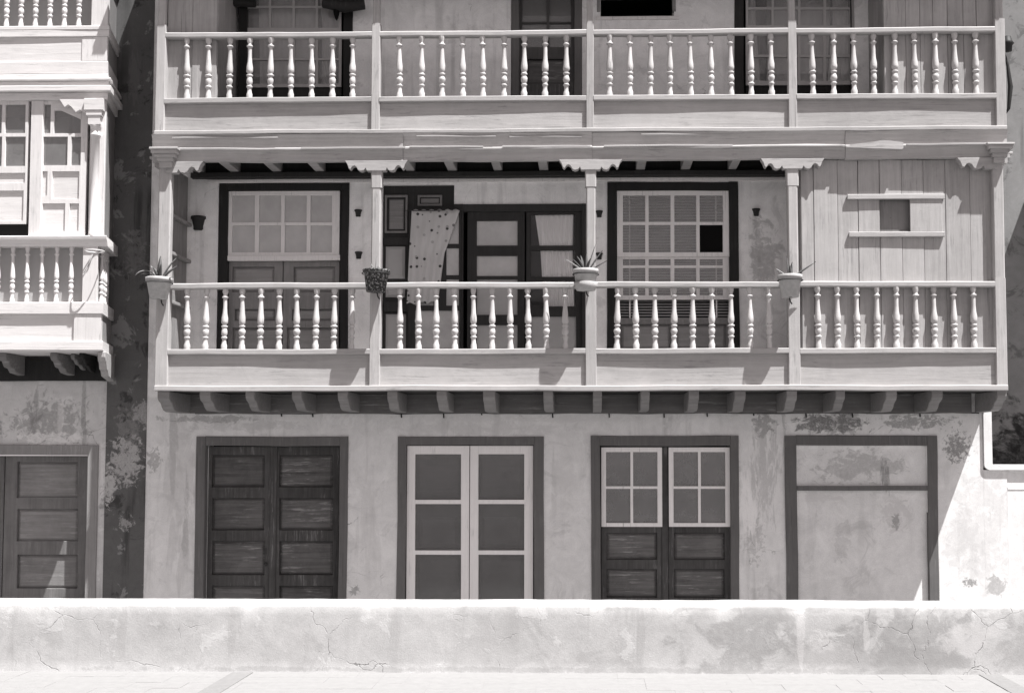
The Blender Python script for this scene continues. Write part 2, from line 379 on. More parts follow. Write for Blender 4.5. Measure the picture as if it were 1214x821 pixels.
    def tube(s, pts, r, n=8):
        pts = [Vector(p) for p in pts]; vs_ = []
        for i, p in enumerate(pts):
            d = (pts[min(i + 1, len(pts) - 1)] - pts[max(i - 1, 0)]).normalized()
            u = d.cross(Vector((0, 0, 1)) if abs(d.z) < .9 else Vector((1, 0, 0))).normalized(); w = d.cross(u)
            rr = r[i] if isinstance(r, (list, tuple)) else r
            for k in range(n):
                a = 2 * math.pi * k / n; vs_.append(p + u * (rr * math.cos(a)) + w * (rr * math.sin(a)))
        fs = [[i * n + k, i * n + (k + 1) % n, (i + 1) * n + (k + 1) % n, (i + 1) * n + k] for i in range(len(pts) - 1) for k in range(n)]
        s.add(vs_, fs, True)
        s.add(vs_[:n], [list(range(n))]); s.add(vs_[-n:], [list(range(n))]); return s
    def mesh(s, name, mat):
        me = bpy.data.meshes.new(name); me.from_pydata(s.v, [], s.f)
        me.polygons.foreach_set("use_smooth", s.smooth)
        bm = bmesh.new(); bm.from_mesh(me); bmesh.ops.recalc_face_normals(bm, faces=bm.faces); bm.to_mesh(me); bm.free()
        me.materials.append(mat); return me
    def build(s, name, mat, parent=None, **kw):
        return link(name, s.mesh(name, M[mat] if isinstance(mat, str) else mat), parent, **kw)
WM = {}
LAST = [None]
def bevel(o, w, seg=2):
    bv = o.modifiers.new('edge', 'BEVEL'); bv.width = w; bv.segments = seg; bv.limit_method = 'ANGLE'
def link(name, data, parent=None, loc=(0, 0, 0), rot=None, **kw):
    o = bpy.data.objects.new(name, data); col.objects.link(o)
    o.location = loc
    if rot is not None: o.rotation_euler = rot
    LAST[0] = o
    WM[o] = Matrix.Translation(Vector(loc)) @ (Euler(rot).to_matrix().to_4x4() if rot is not None else Matrix())
    if parent:
        o.parent = parent; o.matrix_parent_inverse = WM[parent].inverted()
    for k, v in kw.items(): o[k] = v
    return o
def thing(name, label, cat, loc, group=None):
    o = link(name, None, loc=loc, label=label, category=cat)
    o.empty_display_size = .2
    if group: o['group'] = group
    return o

# =================================================================== the setting
ALLEY, PY_ = -.56, None
yw = G(690, 797, 0.0).y                               # foot of the low wall
ground = MB().add([(-90, -90, ALLEY - .004), (90, -90, ALLEY - .004), (90, 90, ALLEY - .004), (-90, 90, ALLEY - .004)], [[0, 1, 2, 3]]).build(
    'ground', 'alley', kind='structure', label='cement alley between the low wall and the house fronts', category='ground')
MB().box(-70, 70, -80, yw - 2.2, ALLEY, -.12, 0).build('road', 'asphalt', kind='structure', label='unseen asphalt road added beyond the kerb of the promenade', category='road')  # unseen dark surface, added to cut light bounced onto the house front
pave = MB().box(-70, 70, yw - 2.198, yw + .02, ALLEY, -.012, 0).build(
    'pavement', 'concrete', kind='structure', label='pale tiled promenade in front of the low wall', category='pavement')
tw, td = .2, .2
joints = [(G(288, 796.5, 0), G(247.5, 821, 0)), (G(1171.6, 798.5, 0), G(1209.5, 819.5, 0))]
tm = MB().box(-tw / 2 + .003, tw / 2 - .003, -td / 2 + .003, td / 2 - .003, -.03, 0, .003).mesh('paving_tile', M['tile'])
nrow = 6; ncol = 46
for r in range(nrow):
    for c in range(ncol):
        x = -5.1 + (c + .5) * tw * 1.05 + .0; y = yw - (r + .5) * td - .004
        x = -5.2 + (c + .5) * (8.6 / ncol)
        skip = False
        for a, b in joints:
            t = (y - a.y) / (b.y - a.y); jx = a.x + (b.x - a.x) * t
            if abs(x - jx) < .0: skip = True
        if skip: continue
        o = link('paving_tile', tm, pave, loc=(x, y, random.uniform(-.0016, .0016)), rot=(random.uniform(-.005, .005), random.uniform(-.005, .005), random.uniform(-.006, .006)))
for a, b in joints:
    d = (b - a).normalized(); e = a + d * 1.6; a2 = a - d * .0; n_ = Vector((-d.y, d.x, 0)) * .075
    q = [a2 + n_, a2 - n_, e - n_, e + n_]
    q = [(p.x, min(p.y, yw - .003), 0) for p in q]
    MB().add([(x, y, -.02) for x, y, z in q] + [(x, y, .004) for x, y, z in q],
             [[0, 1, 2, 3], [4, 5, 6, 7], [0, 1, 5, 4], [1, 2, 6, 5], [2, 3, 7, 6], [3, 0, 4, 7]]).build('expansion_strip', 'strip_joint', pave)

# the low wall: uneven hand-rendered faces
ztop = U(690, 716, yw).z; yb = G(690, 709.5, ztop).y
def low_wall():
    nx = 260; mb = MB(); x0, x1 = -7.0, 7.0
    prof = [(yw - .012, -.02), (yw - .002, .03)] + [(yw, ztop * k / 6) for k in range(1, 6)] + [(yw + .004, ztop - .025), (yw + .012, ztop - .008), (yw + .03, ztop), (yw + .15, ztop + .002), (yb - .03, ztop), (yb, ztop - .03), (yb, ALLEY - .02)]
    k = len(prof); vs_ = []
    for i in range(nx + 1):
        x = x0 + (x1 - x0) * i / nx
        for (y, z) in prof:
            d = noise.noise(Vector((x * 1.3, y, z * 2))) * .012 + noise.noise(Vector((x * 7, y * 3, z * 9))) * .004
            e = noise.noise(Vector((x * .9, 3, y * 5))) * .006 + noise.noise(Vector((x * 8, 3, y * 9))) * .003
            if z > ztop - .03 and y < yw + .05:
                cp = max(0, noise.noise(Vector((x * 5.5, 7, 1))) + .4 * noise.noise(Vector((x * 19, 7, 1))) - .28) * .07
                z = z - cp * .7; d += cp
            vs_.append((x, y + d, z + (e if z > ztop - .05 else 0)))
    fs = [[i * k + j, i * k + j + 1, (i + 1) * k + j + 1, (i + 1) * k + j] for i in range(nx) for j in range(k - 1)]
    mb.add(vs_, fs, True); mb.add(vs_[:k], [list(range(k))]); mb.add(vs_[-k:], [list(range(k))])
    return mb.build('low_wall', 'parapet', label='long low cement wall with cracked render in front of the houses', category='wall')
low_wall()

# =================================================================== main house
BF = -.80                                             # front of the balcony posts
house = thing('house', 'old house with two long wooden balconies and worn plaster ground floor', 'house', (U(690, 745, 0).x, 0, ALLEY))
ZROOF = U(690, -98, 0).z; ZLR = U(690, -170, 0).z
HL, HR = XC(172, 600, 0), XC(1165, 520, 0)
floorL = ZC(463, BF) + .05; floorU = ZC(160, BF) + .03
def hole(a, b, c, d, grow=0.0, zb=None):
    x0, x1, z0, z1 = W(a, b, c, d, 0)
    if zb is not None: z0 = zb
    return (x0 - grow, x1 + grow, z0 - (0 if zb is not None else grow), z1 + grow)
H = {
    'D1': hole(243, 528, 402, 710, .01, ALLEY - .1), 'D2': hole(481, 527, 633, 710, .01, ALLEY - .1), 'D3': hole(712, 528, 866, 710, .01, ALLEY - .1),
    'D4': hole(945, 528, 1100, 710, 0, ALLEY - .1),
    'W1': hole(258, 217, 411, 418, 0, floorL), 'P': hole(453, 219, 538, 418, 0, floorL), 'P2': hole(537, 243, 694, 418, 0, floorL), 'W3': hole(721, 217, 876, 418, 0, floorL),
    'U1': hole(279, -70, 416, 115, 0, floorU), 'UD': hole(606, -70, 690, 115, 0, floorU), 'UV': hole(712, -12, 799, 20), 'U2': hole(873, -60, 1013, 115, 0, floorU)}
WT = .32
MB().plate(HL, HR, ALLEY - .1, ZROOF, list(H.values()), 0, WT).build('wall', 'wall', house)
# rooms behind the openings
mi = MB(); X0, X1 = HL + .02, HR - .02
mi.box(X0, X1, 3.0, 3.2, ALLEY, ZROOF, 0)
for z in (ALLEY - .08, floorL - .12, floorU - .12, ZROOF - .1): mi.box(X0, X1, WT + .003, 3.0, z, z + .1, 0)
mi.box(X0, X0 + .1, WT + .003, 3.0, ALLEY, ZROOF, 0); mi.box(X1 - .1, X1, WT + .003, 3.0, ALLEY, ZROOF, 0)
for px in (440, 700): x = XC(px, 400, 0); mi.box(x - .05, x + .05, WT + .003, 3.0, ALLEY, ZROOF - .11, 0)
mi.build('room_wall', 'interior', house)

def surround(parent, o, i, zb, yf=-.018, yb_=.10, mat='frame', lab=None, name='door_frame', wv=.006):
    """Three timbers round an opening; o and i are the outer and inner pixel boxes (left, top, right)."""
    x0, x1, _, z1 = W(o[0], o[1], o[2], 700, 0); a0, a1, _, b1 = W(i[0], i[1], i[2], 700, 0)
    f = MB().box(x0, a0, yf, yb_, zb, z1 - .001, .006, wv).box(a1, x1, yf, yb_, zb, z1 - .001, .006, wv)
    f.box(a0 - .002, a1 + .002, yf + .002, yb_ - .002, b1, z1, .006, wv)
    return f.build(name, mat, parent)
def panel_mesh(x0, x1, z0, z1, yf, rise=.016, inset=.035):
    e = min(inset, (x1 - x0) * .2, (z1 - z0) * .2)
    yb2 = yf + .032; ym = yf + rise
    a = [(x0, ym, z0), (x1, ym, z0), (x1, ym, z1), (x0, ym, z1)]
    c = [(x0 + e, yf, z0 + e), (x1 - e, yf, z0 + e), (x1 - e, yf, z1 - e), (x0 + e, yf, z1 - e)]
    b = [(x0, yb2, z0), (x1, yb2, z0), (x1, yb2, z1), (x0, yb2, z1)]
    return MB().add(a + c + b, [[0, 1, 5, 4], [1, 2, 6, 5], [2, 3, 7, 6], [3, 0, 4, 7], [4, 5, 6, 7], [0, 1, 9, 8], [1, 2, 10, 9], [2, 3, 11, 10], [3, 0, 8, 11], [8, 9, 10, 11]])
def leaf(parent, box, Y, panels=(), panes=(), th=.055, mat='darkZ', pmat='darkX', gmat='glass', zb=None, name='door_leaf', rec=.022, flat=False, pt=None):
    """A door leaf or sash: a framed slab with sunk panels and glazed panes, all given as pixel boxes."""
    x0, x1, z0, z1 = W(*box, Y)
    if zb is not None: z0 = zb
    hs = [W(*p, Y) for p in list(panels) + list(panes)]
    if zb is not None:
        hs = [(h[0], h[1], max(h[2], z0 + .05), h[3]) for h in hs]
    mb = MB().plate(x0, x1, z0, z1, hs, Y, Y + th)
    o = mb.build(name, mat, parent)
    bv = o.modifiers.new("edge", 'BEVEL'); bv.width = .004; bv.segments = 1; bv.limit_method = 'ANGLE'
    n = len(panels)
    for i, h in enumerate(hs):
        m = .001
        if i < n:
            panel_mesh(h[0] + m, h[1] - m, h[2] + m, h[3] - m, Y + rec, .0012 if flat else .022).build('panel', pmat, parent)
        else:
            q = MB().box(h[0] + m, h[1] - m, Y + th * .5 - .002, Y + th * .5 + .002, h[2] + m, h[3] - m, 0)
            gm = gmat[i - n] if isinstance(gmat, (list, tuple)) else gmat
            q.build('pane', gm, parent)
    return o
ZB = ALLEY + .01
ZBs = ZB + .04
# --- ground floor, left to right
d = surround(house, (232, 517, 412), (243, 528, 402), ZB, name='door'); d['label'] = 'dark double door of eight sunk panels on the ground floor'
rows = [(539, 577), (590, 628), (641, 681), (694, 728)]
leaf(d, (243.5, 529, 323, 745), .13, [(251, a, 313.5, b) for a, b in rows], zb=ZBs)
leaf(d, (324, 529, 401.5, 745), .131, [(331, a, 394.5, b) for a, b in rows], zb=ZBs)
MB().boxp(319.5, 529, 327, 744, .115, .02, .004, .002).build('cover_strip', 'darkZ', d)
p = U(315, 668, .12); MB().lathe([(.003, 0), (.02, .004), (.024, .02), (.012, .03), (.002, .034)], n=10).build('handle', 'iron', d, loc=(p.x, .125, p.z), rot=(R(90), 0, 0))
p = U(314, 652, .12); MB().box(p.x - .016, p.x + .016, .122, .132, p.z - .045, p.z + .03, .003).build('lock_plate', 'iron', d)
d = surround(house, (471, 517, 645), (481, 527, 633), ZB, name='door'); d['label'] = 'white glazed double door with dark screened panes'
rows = [(538, 592), (597, 652), (657, 712)]
leaf(d, (482, 528, 556, 745), .03, (), [(492, a, 546.5, b) for a, b in rows], mat='sash_low', gmat='glass_dark', zb=ZBs)
leaf(d, (557, 528, 632, 745), .031, (), [(567, a, 621.5, b) for a, b in rows], mat='sash_low', gmat='glass_dark', zb=ZBs)
x0, x1, z0, z1 = W(483, 529, 631, 745, .1); 
leaf(d, (484, 529, 556.5, 745), .13, [(494, 540, 546, 590), (497, 612, 543, 648), (494, 660, 546, 735)], mat='greyZ', pmat='greyX', zb=ZBs, name='inner_shutter')
leaf(d, (557.5, 529, 631, 745), .131, [(568, 540, 620, 590), (571, 612, 617, 648), (568, 660, 620, 735)], mat='greyZ', pmat='greyX', zb=ZBs, name='inner_shutter')
d = surround(house, (701, 516, 876), (712, 528, 866), ZB, name='door'); d['label'] = 'dark double door with white four-pane windows set in its top half'
rows = [(631, 663), (674, 708), (718, 740)]
leaf(d, (713, 529, 784.5, 745), .09, [(719, a, 779, b) for a, b in rows], zb=ZBs)
leaf(d, (792.5, 529, 865.5, 745), .091, [(799, a, 859, b) for a, b in rows], zb=ZBs)
MB().boxp(784.8, 529, 792.2, 744, .075, .06, .004, .002).build('mullion', 'darkZ', d)
for (a, c) in ((713, 785), (793, 865.5)):
    m = (a + c) / 2
    leaf(d, (a, 530, c, 624), .045, (), [(a + 5.5, 535.5, m - 1.6, 576), (m + 1.6, 535.5, c - 5.5, 576), (a + 5.5, 579, m - 1.6, 619.5), (m + 1.6, 579, c - 5.5, 619.5)],
         th=.035, mat='sash_low', gmat='glass_low', name='sash')
d = surround(house, (931, 516, 1112), (945, 528, 1100), ZB, name='blocked_door', mat='frame', yf=-.02)
d['label'] = 'old doorway walled up with plaster'
x0, x1, z0, z1 = W(945, 528, 1100, 710, 0); MB().plate(x0 + .001, x1 - .001, ALLEY, z1 - .001, [], .035, .2).build('plaster_fill', 'fill', d)
MB().boxp(945, 575.5, 1100, 581, -.004, .06, .003, .003).build('transom', 'frame', d)

# --- middle floor windows and doors
def outer_frame(o, i, zb, mat='black', name='window'):
    return surround(house, o, i, zb, yf=-.022, yb_=.09, mat=mat, name=name)
w = outer_frame((257, 216, 412), (267.5, 226, 402.5), floorL); w['label'] = 'eight-pane pale window over grey panelled doors, in a black frame'
xs = [(275, 302), (307, 333), (337.5, 363.5), (368, 393.5)]
leaf(w, (267.5, 226.5, 402.5, 303), .0, (), [(a, t, b, bt) for (t, bt) in ((231.5, 263.5), (267, 299)) for a, b in xs], th=.04, mat='sash', gmat='glass', name='sash')
MB().boxp(267, 302.5, 403, 308.5, -.02, .06, .004, .003).build('sill_rail', 'sash', w)
leaf(w, (268, 309.5, 334.5, 420), .05, [(275, 316, 325, 346), (278, 366, 326, 380), (275, 388, 330, 416)], mat='greyZ', pmat='greyX', zb=floorL + .01)
leaf(w, (335.5, 309.5, 402, 420), .051, [(348, 316, 397, 346), (346, 366, 396, 380), (340, 388, 397, 416)], mat='greyZ', pmat='greyX', zb=floorL + .01)
# dark panelled partition
pt = MB(); x0, x1, z0, z1 = W(453, 219, 538, 418, 0)
part = MB().box(x0, x1, .05, .09, floorL, z1, .003).build('partition', 'brown', house, label='dark wooden partition with grey panels beside the dotted cloth')
for bx in ((456, 231, 483, 276), (495, 231, 524, 244)):
    leaf(part, bx, .02, [(bx[0] + 2.5, bx[1] + 2.5, bx[2] - 2.5, bx[3] - 2.5)], mat='greyZ', pmat='greyX', th=.03, name='panel_frame')
for bx in ((457, 292, 480, 330), (457, 335, 480, 352), (457, 372, 481, 414)):
    a = W(*bx, .03); panel_mesh(*a, .03).build('panel', 'fillpanel', part)
MB().boxp(455, 281, 484, 290, .01, .04, .003).build('rail', 'brown', part)
MB().boxp(455, 357, 484, 369, .01, .04, .003).build('rail', 'brown', part)
# three-leaf glazed door
d = MB(); x0, x1, z0, z1 = W(537, 242, 695, 418, 0); a0, a1, _, b1 = W(549, 250.5, 690, 418, 0)
xm0, xm1, _, _ = W(484, 247, 547, 418, -.02)
dfr = MB().box(a0 - .12, a0, -.024, .09, floorL, z1, .005).box(a1, x1, -.024, .09, floorL, z1 - .001, .005).box(a0 + .001, a1 - .001, -.022, .088, b1, z1 - .001, .005)
dfr = dfr.build('door', 'brown', house, label='dark three-leaf glazed door behind the middle of the lower balcony')
leaf(dfr, (484, 246.5, 546, 420), -.055, (), [(492, 254, 514, 289), (529, 254, 544, 289), (492, 294, 514, 326), (529, 294, 544, 326), (492, 331, 514, 362), (529, 331, 544, 362), (492, 368, 544, 414)], th=.035, mat='brown', gmat='glass_lit' if 'glass_lit' in M else 'glass', zb=floorL + .01)
leaf(dfr, (554, 251, 622, 420), .02, [(565, 331, 613.5, 373), (565, 385, 613.5, 416)], [(565, 261.5, 613.5, 291), (565, 303, 613.5, 333)][:1] + [(565, 303, 613.5, 327)], mat='brown', pmat='fillpanel', gmat='glass', zb=floorL + .01, flat=True)
leaf(dfr, (624, 251, 690, 420), .021, [(629, 375, 683, 416)], [(629, 254, 682, 291), (629, 296.5, 682, 328), (629, 333, 682, 363)], mat='brown', pmat='fillpanel', gmat='glass_open', zb=floorL + .01, flat=True)
w = outer_frame((720, 216, 877), (731, 226, 866), floorL); w['label'] = 'tall pale sixteen-pane sash window with a blind, in a black frame'
xs = [(738.5, 765), (769, 795), (799.5, 825.5), (829.5, 857)]
leaf(w, (731.5, 226, 865.5, 304), .0, (), [(a, t, b, bt) for (t, bt) in ((231.5, 263), (266.5, 299)) for a, b in xs], th=.035, mat='sash', gmat=['glass_clean'] * 7 + ['void'], name='sash')
leaf(w, (731.5, 304.5, 865.5, 355), .038, (), [(a, t, b, bt) for (t, bt) in ((307, 314.5), (317.5, 350)) for a, b in xs], th=.035, mat='sash', gmat='glass_clean', name='sash')
leaf(w, (732, 378, 865, 420), .06, [(736, 384, 795, 414), (801, 384, 861, 414)], mat='greyZ', pmat='greyX', zb=floorL + .01)

# --- upper floor windows and doors
w = outer_frame((279, -75, 416, ), (289, -65, 405), floorU); w['label'] = 'pale many-pane window with long curtains behind the upper balcony'
xs = [(293.5, 318.5), (321.5, 346.5), (349.5, 374), (377, 401.5)]
leaf(w, (289, -64, 405, 38), .0, (), [(a, t, b, bt) for (t, bt) in ((-58, -28), (-25, 7), (9.5, 33)) for a, b in xs], th=.035, mat='sash_dull', gmat='glass_clean', name='sash')
leaf(w, (289, 38.5, 405, 103.5), .037, (), [(a, t, b, bt) for (t, bt) in ((42, 69), (71.5, 99.5)) for a, b in xs], th=.035, mat='sash_dull', gmat='glass_clean', name='sash')
leaf(w, (289, 104, 405, 118), .06, [], mat='brown', zb=floorU + .005)
d = surround(house, (606, -75, 690), (615, -65, 681), floorU, mat='frame', name='door', yf=-.02); d['label'] = 'almost black door with a glazed top behind the upper balcony'
leaf(d, (615.5, -64, 680.5, 118), .06, [(624, 70, 672, 100)], [(619, -56, 648, -20), (651, -56, 677, -20), (619, -17, 648, 26), (651, -17, 677, 26), (619, 28, 648, 56), (651, 28, 677, 56)], mat='darkZ', pmat='darkX', gmat='glass_clean', zb=floorU + .005)
v = surround(house, (708, -16, 803), (712, -12, 799), W(0, 0, 9, 20, 0)[2], mat='greyX', name='vent_window', yf=-.01, yb_=.06)
x0, x1, z0, z1 = W(706, 20, 805, 24, 0); MB().box(x0, x1, -.02, .06, z0, z1, .004, .002).build('sill', 'sash', v)
w = outer_frame((873, -65, 1013), (884, -55, 1012), floorU, mat='brown'); w['label'] = 'wide pale window with drawn side curtains behind the upper balcony'
xs = [(887, 914.5), (917.5, 946), (949, 976), (979.5, 1007.5)]
leaf(w, (884, -54, 1012, 34), .0, (), [(a, t, b, bt) for (t, bt) in ((-48, -20), (-17, 8.5), (11.5, 30)) for a, b in xs], th=.035, mat='sash_dull', gmat='glass_clean', name='sash')
leaf(w, (884, 34.5, 1012, 101), .037, (), [(a, t, b, bt) for (t, bt) in ((38, 65), (68, 96)) for a, b in xs], th=.035, mat='sash_dull', gmat='glass_clean', name='sash')
leaf(w, (884, 102, 1012, 118), .06, [], mat='black', zb=floorU + .005)

# =================================================================== the two balconies
BAL = [(0, 3.4), (.05, 3.3), (.085, 2.4), (.115, 2.3), (.128, 3.7), (.145, 3.8), (.16, 2.3), (.19, 2.2), (.30, 2.5), (.40, 3.0), (.48, 3.6), (.53, 3.9), (.56, 3.7), (.585, 2.9),
       (.60, 2.3), (.612, 3.7), (.632, 3.8), (.646, 2.4), (.66, 2.7), (.69, 3.7), (.72, 3.9), (.75, 3.4), (.772, 2.5), (.784, 2.4), (.797, 3.6), (.815, 3.7), (.828, 2.6), (.86, 2.5), (.905, 2.8), (.93, 3.5), (1, 3.6)]
def baluster_mesh(h, k=.0098, n=14, jig=0):
    rr = random.Random(jig)
    pr = [(r * k * (1 + rr.uniform(-.09, .09)), h * (1 - t)) for t, r in BAL]
    return MB().lathe(pr[::-1], n=n).mesh('baluster', M['baluster'])
def bracket_pts(xc, half, z1, h, side=0):
    """Carved scalloped outline under the beam; side -1/1 keeps only the right/left half."""
    pr = [(0, 1), (.30, 1), (.34, .72), (.40, .95), (.50, 1.02), (.58, .92), (.64, .60), (.70, .48), (.77, .56), (.83, .85), (.88, .78), (.93, .35), (1.0, .05)]
    right = [(xc + half * t, z1 - h * d) for t, d in pr]; left = [(xc - half * t, z1 - h * d) for t, d in pr][::-1]
    if side == -1: return [(xc, z1)] + right + [(xc + half, z1)]
    if side == 1: return [(xc - half, z1)] + left + [(xc, z1)]
    return [(xc - half, z1)] + left[:-1] + right + [(xc + half, z1)]
def balcony(label, ys, post_px, bays, beam=True):
    """ys: pixel heights of the rails; post_px: pixel spans of the posts at rail height; bays: baluster pixels."""
    rt0, rt1, rb0, rb1, tr0, tr1 = [ZC(v, BF) for v in ys]
    XL, XR = XC(post_px[0][0], ys[4], BF), XC(post_px[-1][1], ys[4], BF)
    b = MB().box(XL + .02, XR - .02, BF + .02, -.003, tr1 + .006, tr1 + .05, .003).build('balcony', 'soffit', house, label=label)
    for k in range(5):
        MB().box(XL + .025, XR - .025, BF + .115 + k * .136, BF + .248 + k * .136, tr1 + .0505, tr1 + .068, .003).build('bounce_deck_board', 'deck', b)  # unseen pale boards, lightened to bounce light onto the back wall
    MB().box(XL, XR, BF - .03, BF + .06, tr1, tr0, .008, .006).build('bottom_trim', 'woodX', b)
    ps = [(XC(a, ys[2], BF), XC(c, ys[2], BF)) for a, c in post_px]
    hb = rt1 - rb0
    meshes = [baluster_mesh(hb + .004, jig=j) for j in range(7)]
    for i in range(4):
        xa, xb = ps[i][1], ps[i + 1][0]
        MB().box(xa - .004, xb + .004, BF - .003, BF + .09, rt1, rt0, .012, .006).build('top_rail', 'woodX', b)
        MB().box(xa - .003, xb + .003, BF - .002, BF + .09, rb1, rb0, .008, .0045).build('bottom_rail', 'woodX', b)
        pn = MB(); zz0, zz1 = tr0 - .004, rb1 + .004
        pn.sweep('X', xa - .004, xb + .004, [(BF + .041, zz0), (BF + .041, zz0 + (zz1 - zz0) * .33), (BF + .0405, zz0 + (zz1 - zz0) * .66), (BF + .041, zz1), (BF + .065, zz1), (BF + .065, zz0)], 10, .002)
        pn.build('panel', 'woodX', b)
        for px in bays[i]:
            x = XC(px, (ys[1] + ys[2]) / 2, BF) + random.uniform(-.004, .004)
            link('baluster', random.choice(meshes), b, loc=(x, BF + .043, rb0 - .002), rot=(random.uniform(-.012, .012), random.uniform(-.02, .02), random.uniform(0, 6)))
    return b, ps, (XL, XR), (rt0, rt1, rb0, rb1, tr0, tr1)
PP_L = [(187, 200), (438, 450.5), (694, 707), (934, 949), (1181, 1193)]
PP_L = [(184, 199), (438, 450.5), (694, 707), (935, 949), (1181, 1194)]
BL = [[221, 242.5, 264.5, 286, 308, 329.7, 351.4, 373.4, 394.5, 416], [473.4, 495.5, 516.8, 538.9, 561.3, 583, 605, 626.7, 648.4, 670.5],
      [731, 754, 776.4, 799, 821.8, 843.8, 866.8, 889.9, 912.2], [970.9, 993.6, 1016.6, 1040.3, 1063.3, 1086.4, 1109.4, 1132.4, 1155.8]]
BU = [[221, 246.4, 270.8, 294.8, 319.5, 344.5, 368.9, 393.2, 417.6], [473.6, 499.5, 523.8, 548.2, 572.3, 597, 621.3, 646.3, 671.5],
      [722.6, 747, 771.4, 794.8, 819.2, 843.6, 867.3, 891, 915.2], [964.9, 989.2, 1013, 1036.8, 1061.4, 1085.8, 1110.2, 1134, 1158]]
PP_U = [(184, 195), (440, 450), (695, 704), (935, 945), (1181, 1193)]
lb, psl, (LXL, LXR), zl = balcony('lower wooden balcony carrying the flowerpots', (334, 341, 412.7, 419.3, 456.5, 463), PP_L, BL)
ub, psu, (UXL, UXR), zu = balcony('upper wooden balcony under the roof', (35, 41.5, 113, 119.3, 152.5, 157.5), PP_U, BU)
# beam between the floors
zb0, zb1 = ZC(189, BF), ZC(157.5, BF)
led = ZC(175.5, BF)
pr = [(BF + .08, zb0), (BF + .005, zb0), (BF + .004, zb0 + .03), (BF - .004, led - .045), (BF - .018, led - .014), (BF - .036, led - .010), (BF - .038, led + .006), (BF - .006, led + .014),
      (BF + .012, led + .03), (BF + .010, led + .08), (BF - .008, zb1 - .035), (BF - .03, zb1 - .002), (BF + .08, zb1 - .002)]
xj = [UXL - .03, XC(478, 170, BF), XC(702, 170, BF), XC(1002, 170, BF), UXR + .01]
for a, c in zip(xj[:-1], xj[1:]):
    MB().sweep('X', a + .0015, c - .0015, pr, max(4, int((c - a) / .2)), .008).build('cornice', 'woodX', ub)
for a, c, q, r_ in ((358, 481, .004, .010), (486, 573, .012, .004), (596, 700, .002, .012), (716, 868, .006, .008), (884, 998, -.002, .006), (1074, 1168, .006, .012)):
    xa, xb = XC(a, 170, BF), XC(c, 170, BF)
    MB().box(xa, xb, BF - .040 - r_ * .4, BF - .004, led + q - .006, led + q + .010 + r_ * .5, .003, .007).build('ledge_strip', 'woodX', ub)
for a, c, py in ((205, 330, 161), (494, 588, 160.5), (604, 690, 162), (760, 900, 160)):
    xa, xb = XC(a, 160, BF), XC(c, 160, BF); z = ZC(py, BF)
    MB().box(xa, xb, BF - .024, BF + .01, z - .012, z + .006, .003, .006).build('split_strip', 'woodX', ub)
x0, x1, z0, z1 = W(1003, 166, 1071, 177, BF - .052)
MB().prism([(x0, z0 + .025), (x1 - .02, z0), (x1, z0 + .01), (x1, z1 - .025), (x1 - .22, z1), (x1 - .34, z1 - .02), (x0 + .05, z0 + .055)], BF - .052, BF - .012).build('patch_board', 'woodX', ub)
# posts: lower balcony up to the beam, upper balcony up to the roof
ZUB = ZC(-50, BF)
for i, (a, c) in enumerate(psl):
    mid = (a + c) / 2; hw = (c - a) / 2
    y1 = BF + .11
    MB().box(a, c, BF, y1, zl[5] + .004, zl[0] + .03, .006, .002).build('post', 'woodZ', lb)
    k = .86 if 0 < i < 4 else 1.0
    MB().box(mid - hw * k, mid + hw * k, BF + .006, y1 - .006, zl[0] + .032, zb0 - .07, .012, .003).build('post', 'woodZ', lb)
    if 0 < i < 4:
        MB().box(mid - hw * 1.04, mid + hw * 1.04, BF + .002, y1, ZC(221, BF), zb0 - .072, .012).build('post_head', 'woodZ', lb)
    tzh = zb0 - .066
    if i in (0, 4):
        sgn = -1 if i == 0 else 1
        MB().lathe([(.13, -.035), (.14, 0), (.17, .02)], n=4)
        cx = mid + (.02 if i == 0 else -.0)
        m = MB()
        for (e, q0, q1) in ((.0, -.075, -.01), (.018, -.01, .035), (.045, .035, .075), (.075, .075, .115), (.09, .115, .14)):
            m.box(cx - hw - e, cx + hw + e, BF - .05 - e * .8, y1 + e * .4, zb0 + q0, zb0 + q1, .006)
        m.build('capital', 'woodX', lb)
        m = MB()
        for (e, q0, q1) in ((.0, -.03, .03), (.03, .03, .07), (.06, .07, .10)):
            m.box(mid + sgn * (hw + .03), mid + sgn * (hw + .10 + e), BF + .14, BF + .26, zb0 + q0, zb0 + q1, .006)
        m.build('beam_end', 'woodX', lb)
        half = .42 if i == 0 else .44
        MB().prism(bracket_pts(mid - sgn * hw * .2, half, zb0 - .002, .13, sgn), BF - .012, BF + .085).build('bracket', 'woodX', lb); bevel(LAST[0], .012)
    else:
        MB().prism(bracket_pts(mid, .355, zb0 - .002, .118), BF - .012, BF + .085).build('bracket', 'woodX', lb); bevel(LAST[0], .012)
for i, (a, c) in enumerate(psu):
    mid = (a + c) / 2; hw = (c - a) / 2
    MB().box(a, c, BF, BF + .10, zu[5] + .004, zu[0] + .09, .006, .002).build('post', 'woodZ', ub)
    MB().box(mid - hw * .8, mid + hw * .8, BF + .01, BF + .09, zu[0] + .092, ZUB, .01, .003).build('post', 'woodZ', ub)
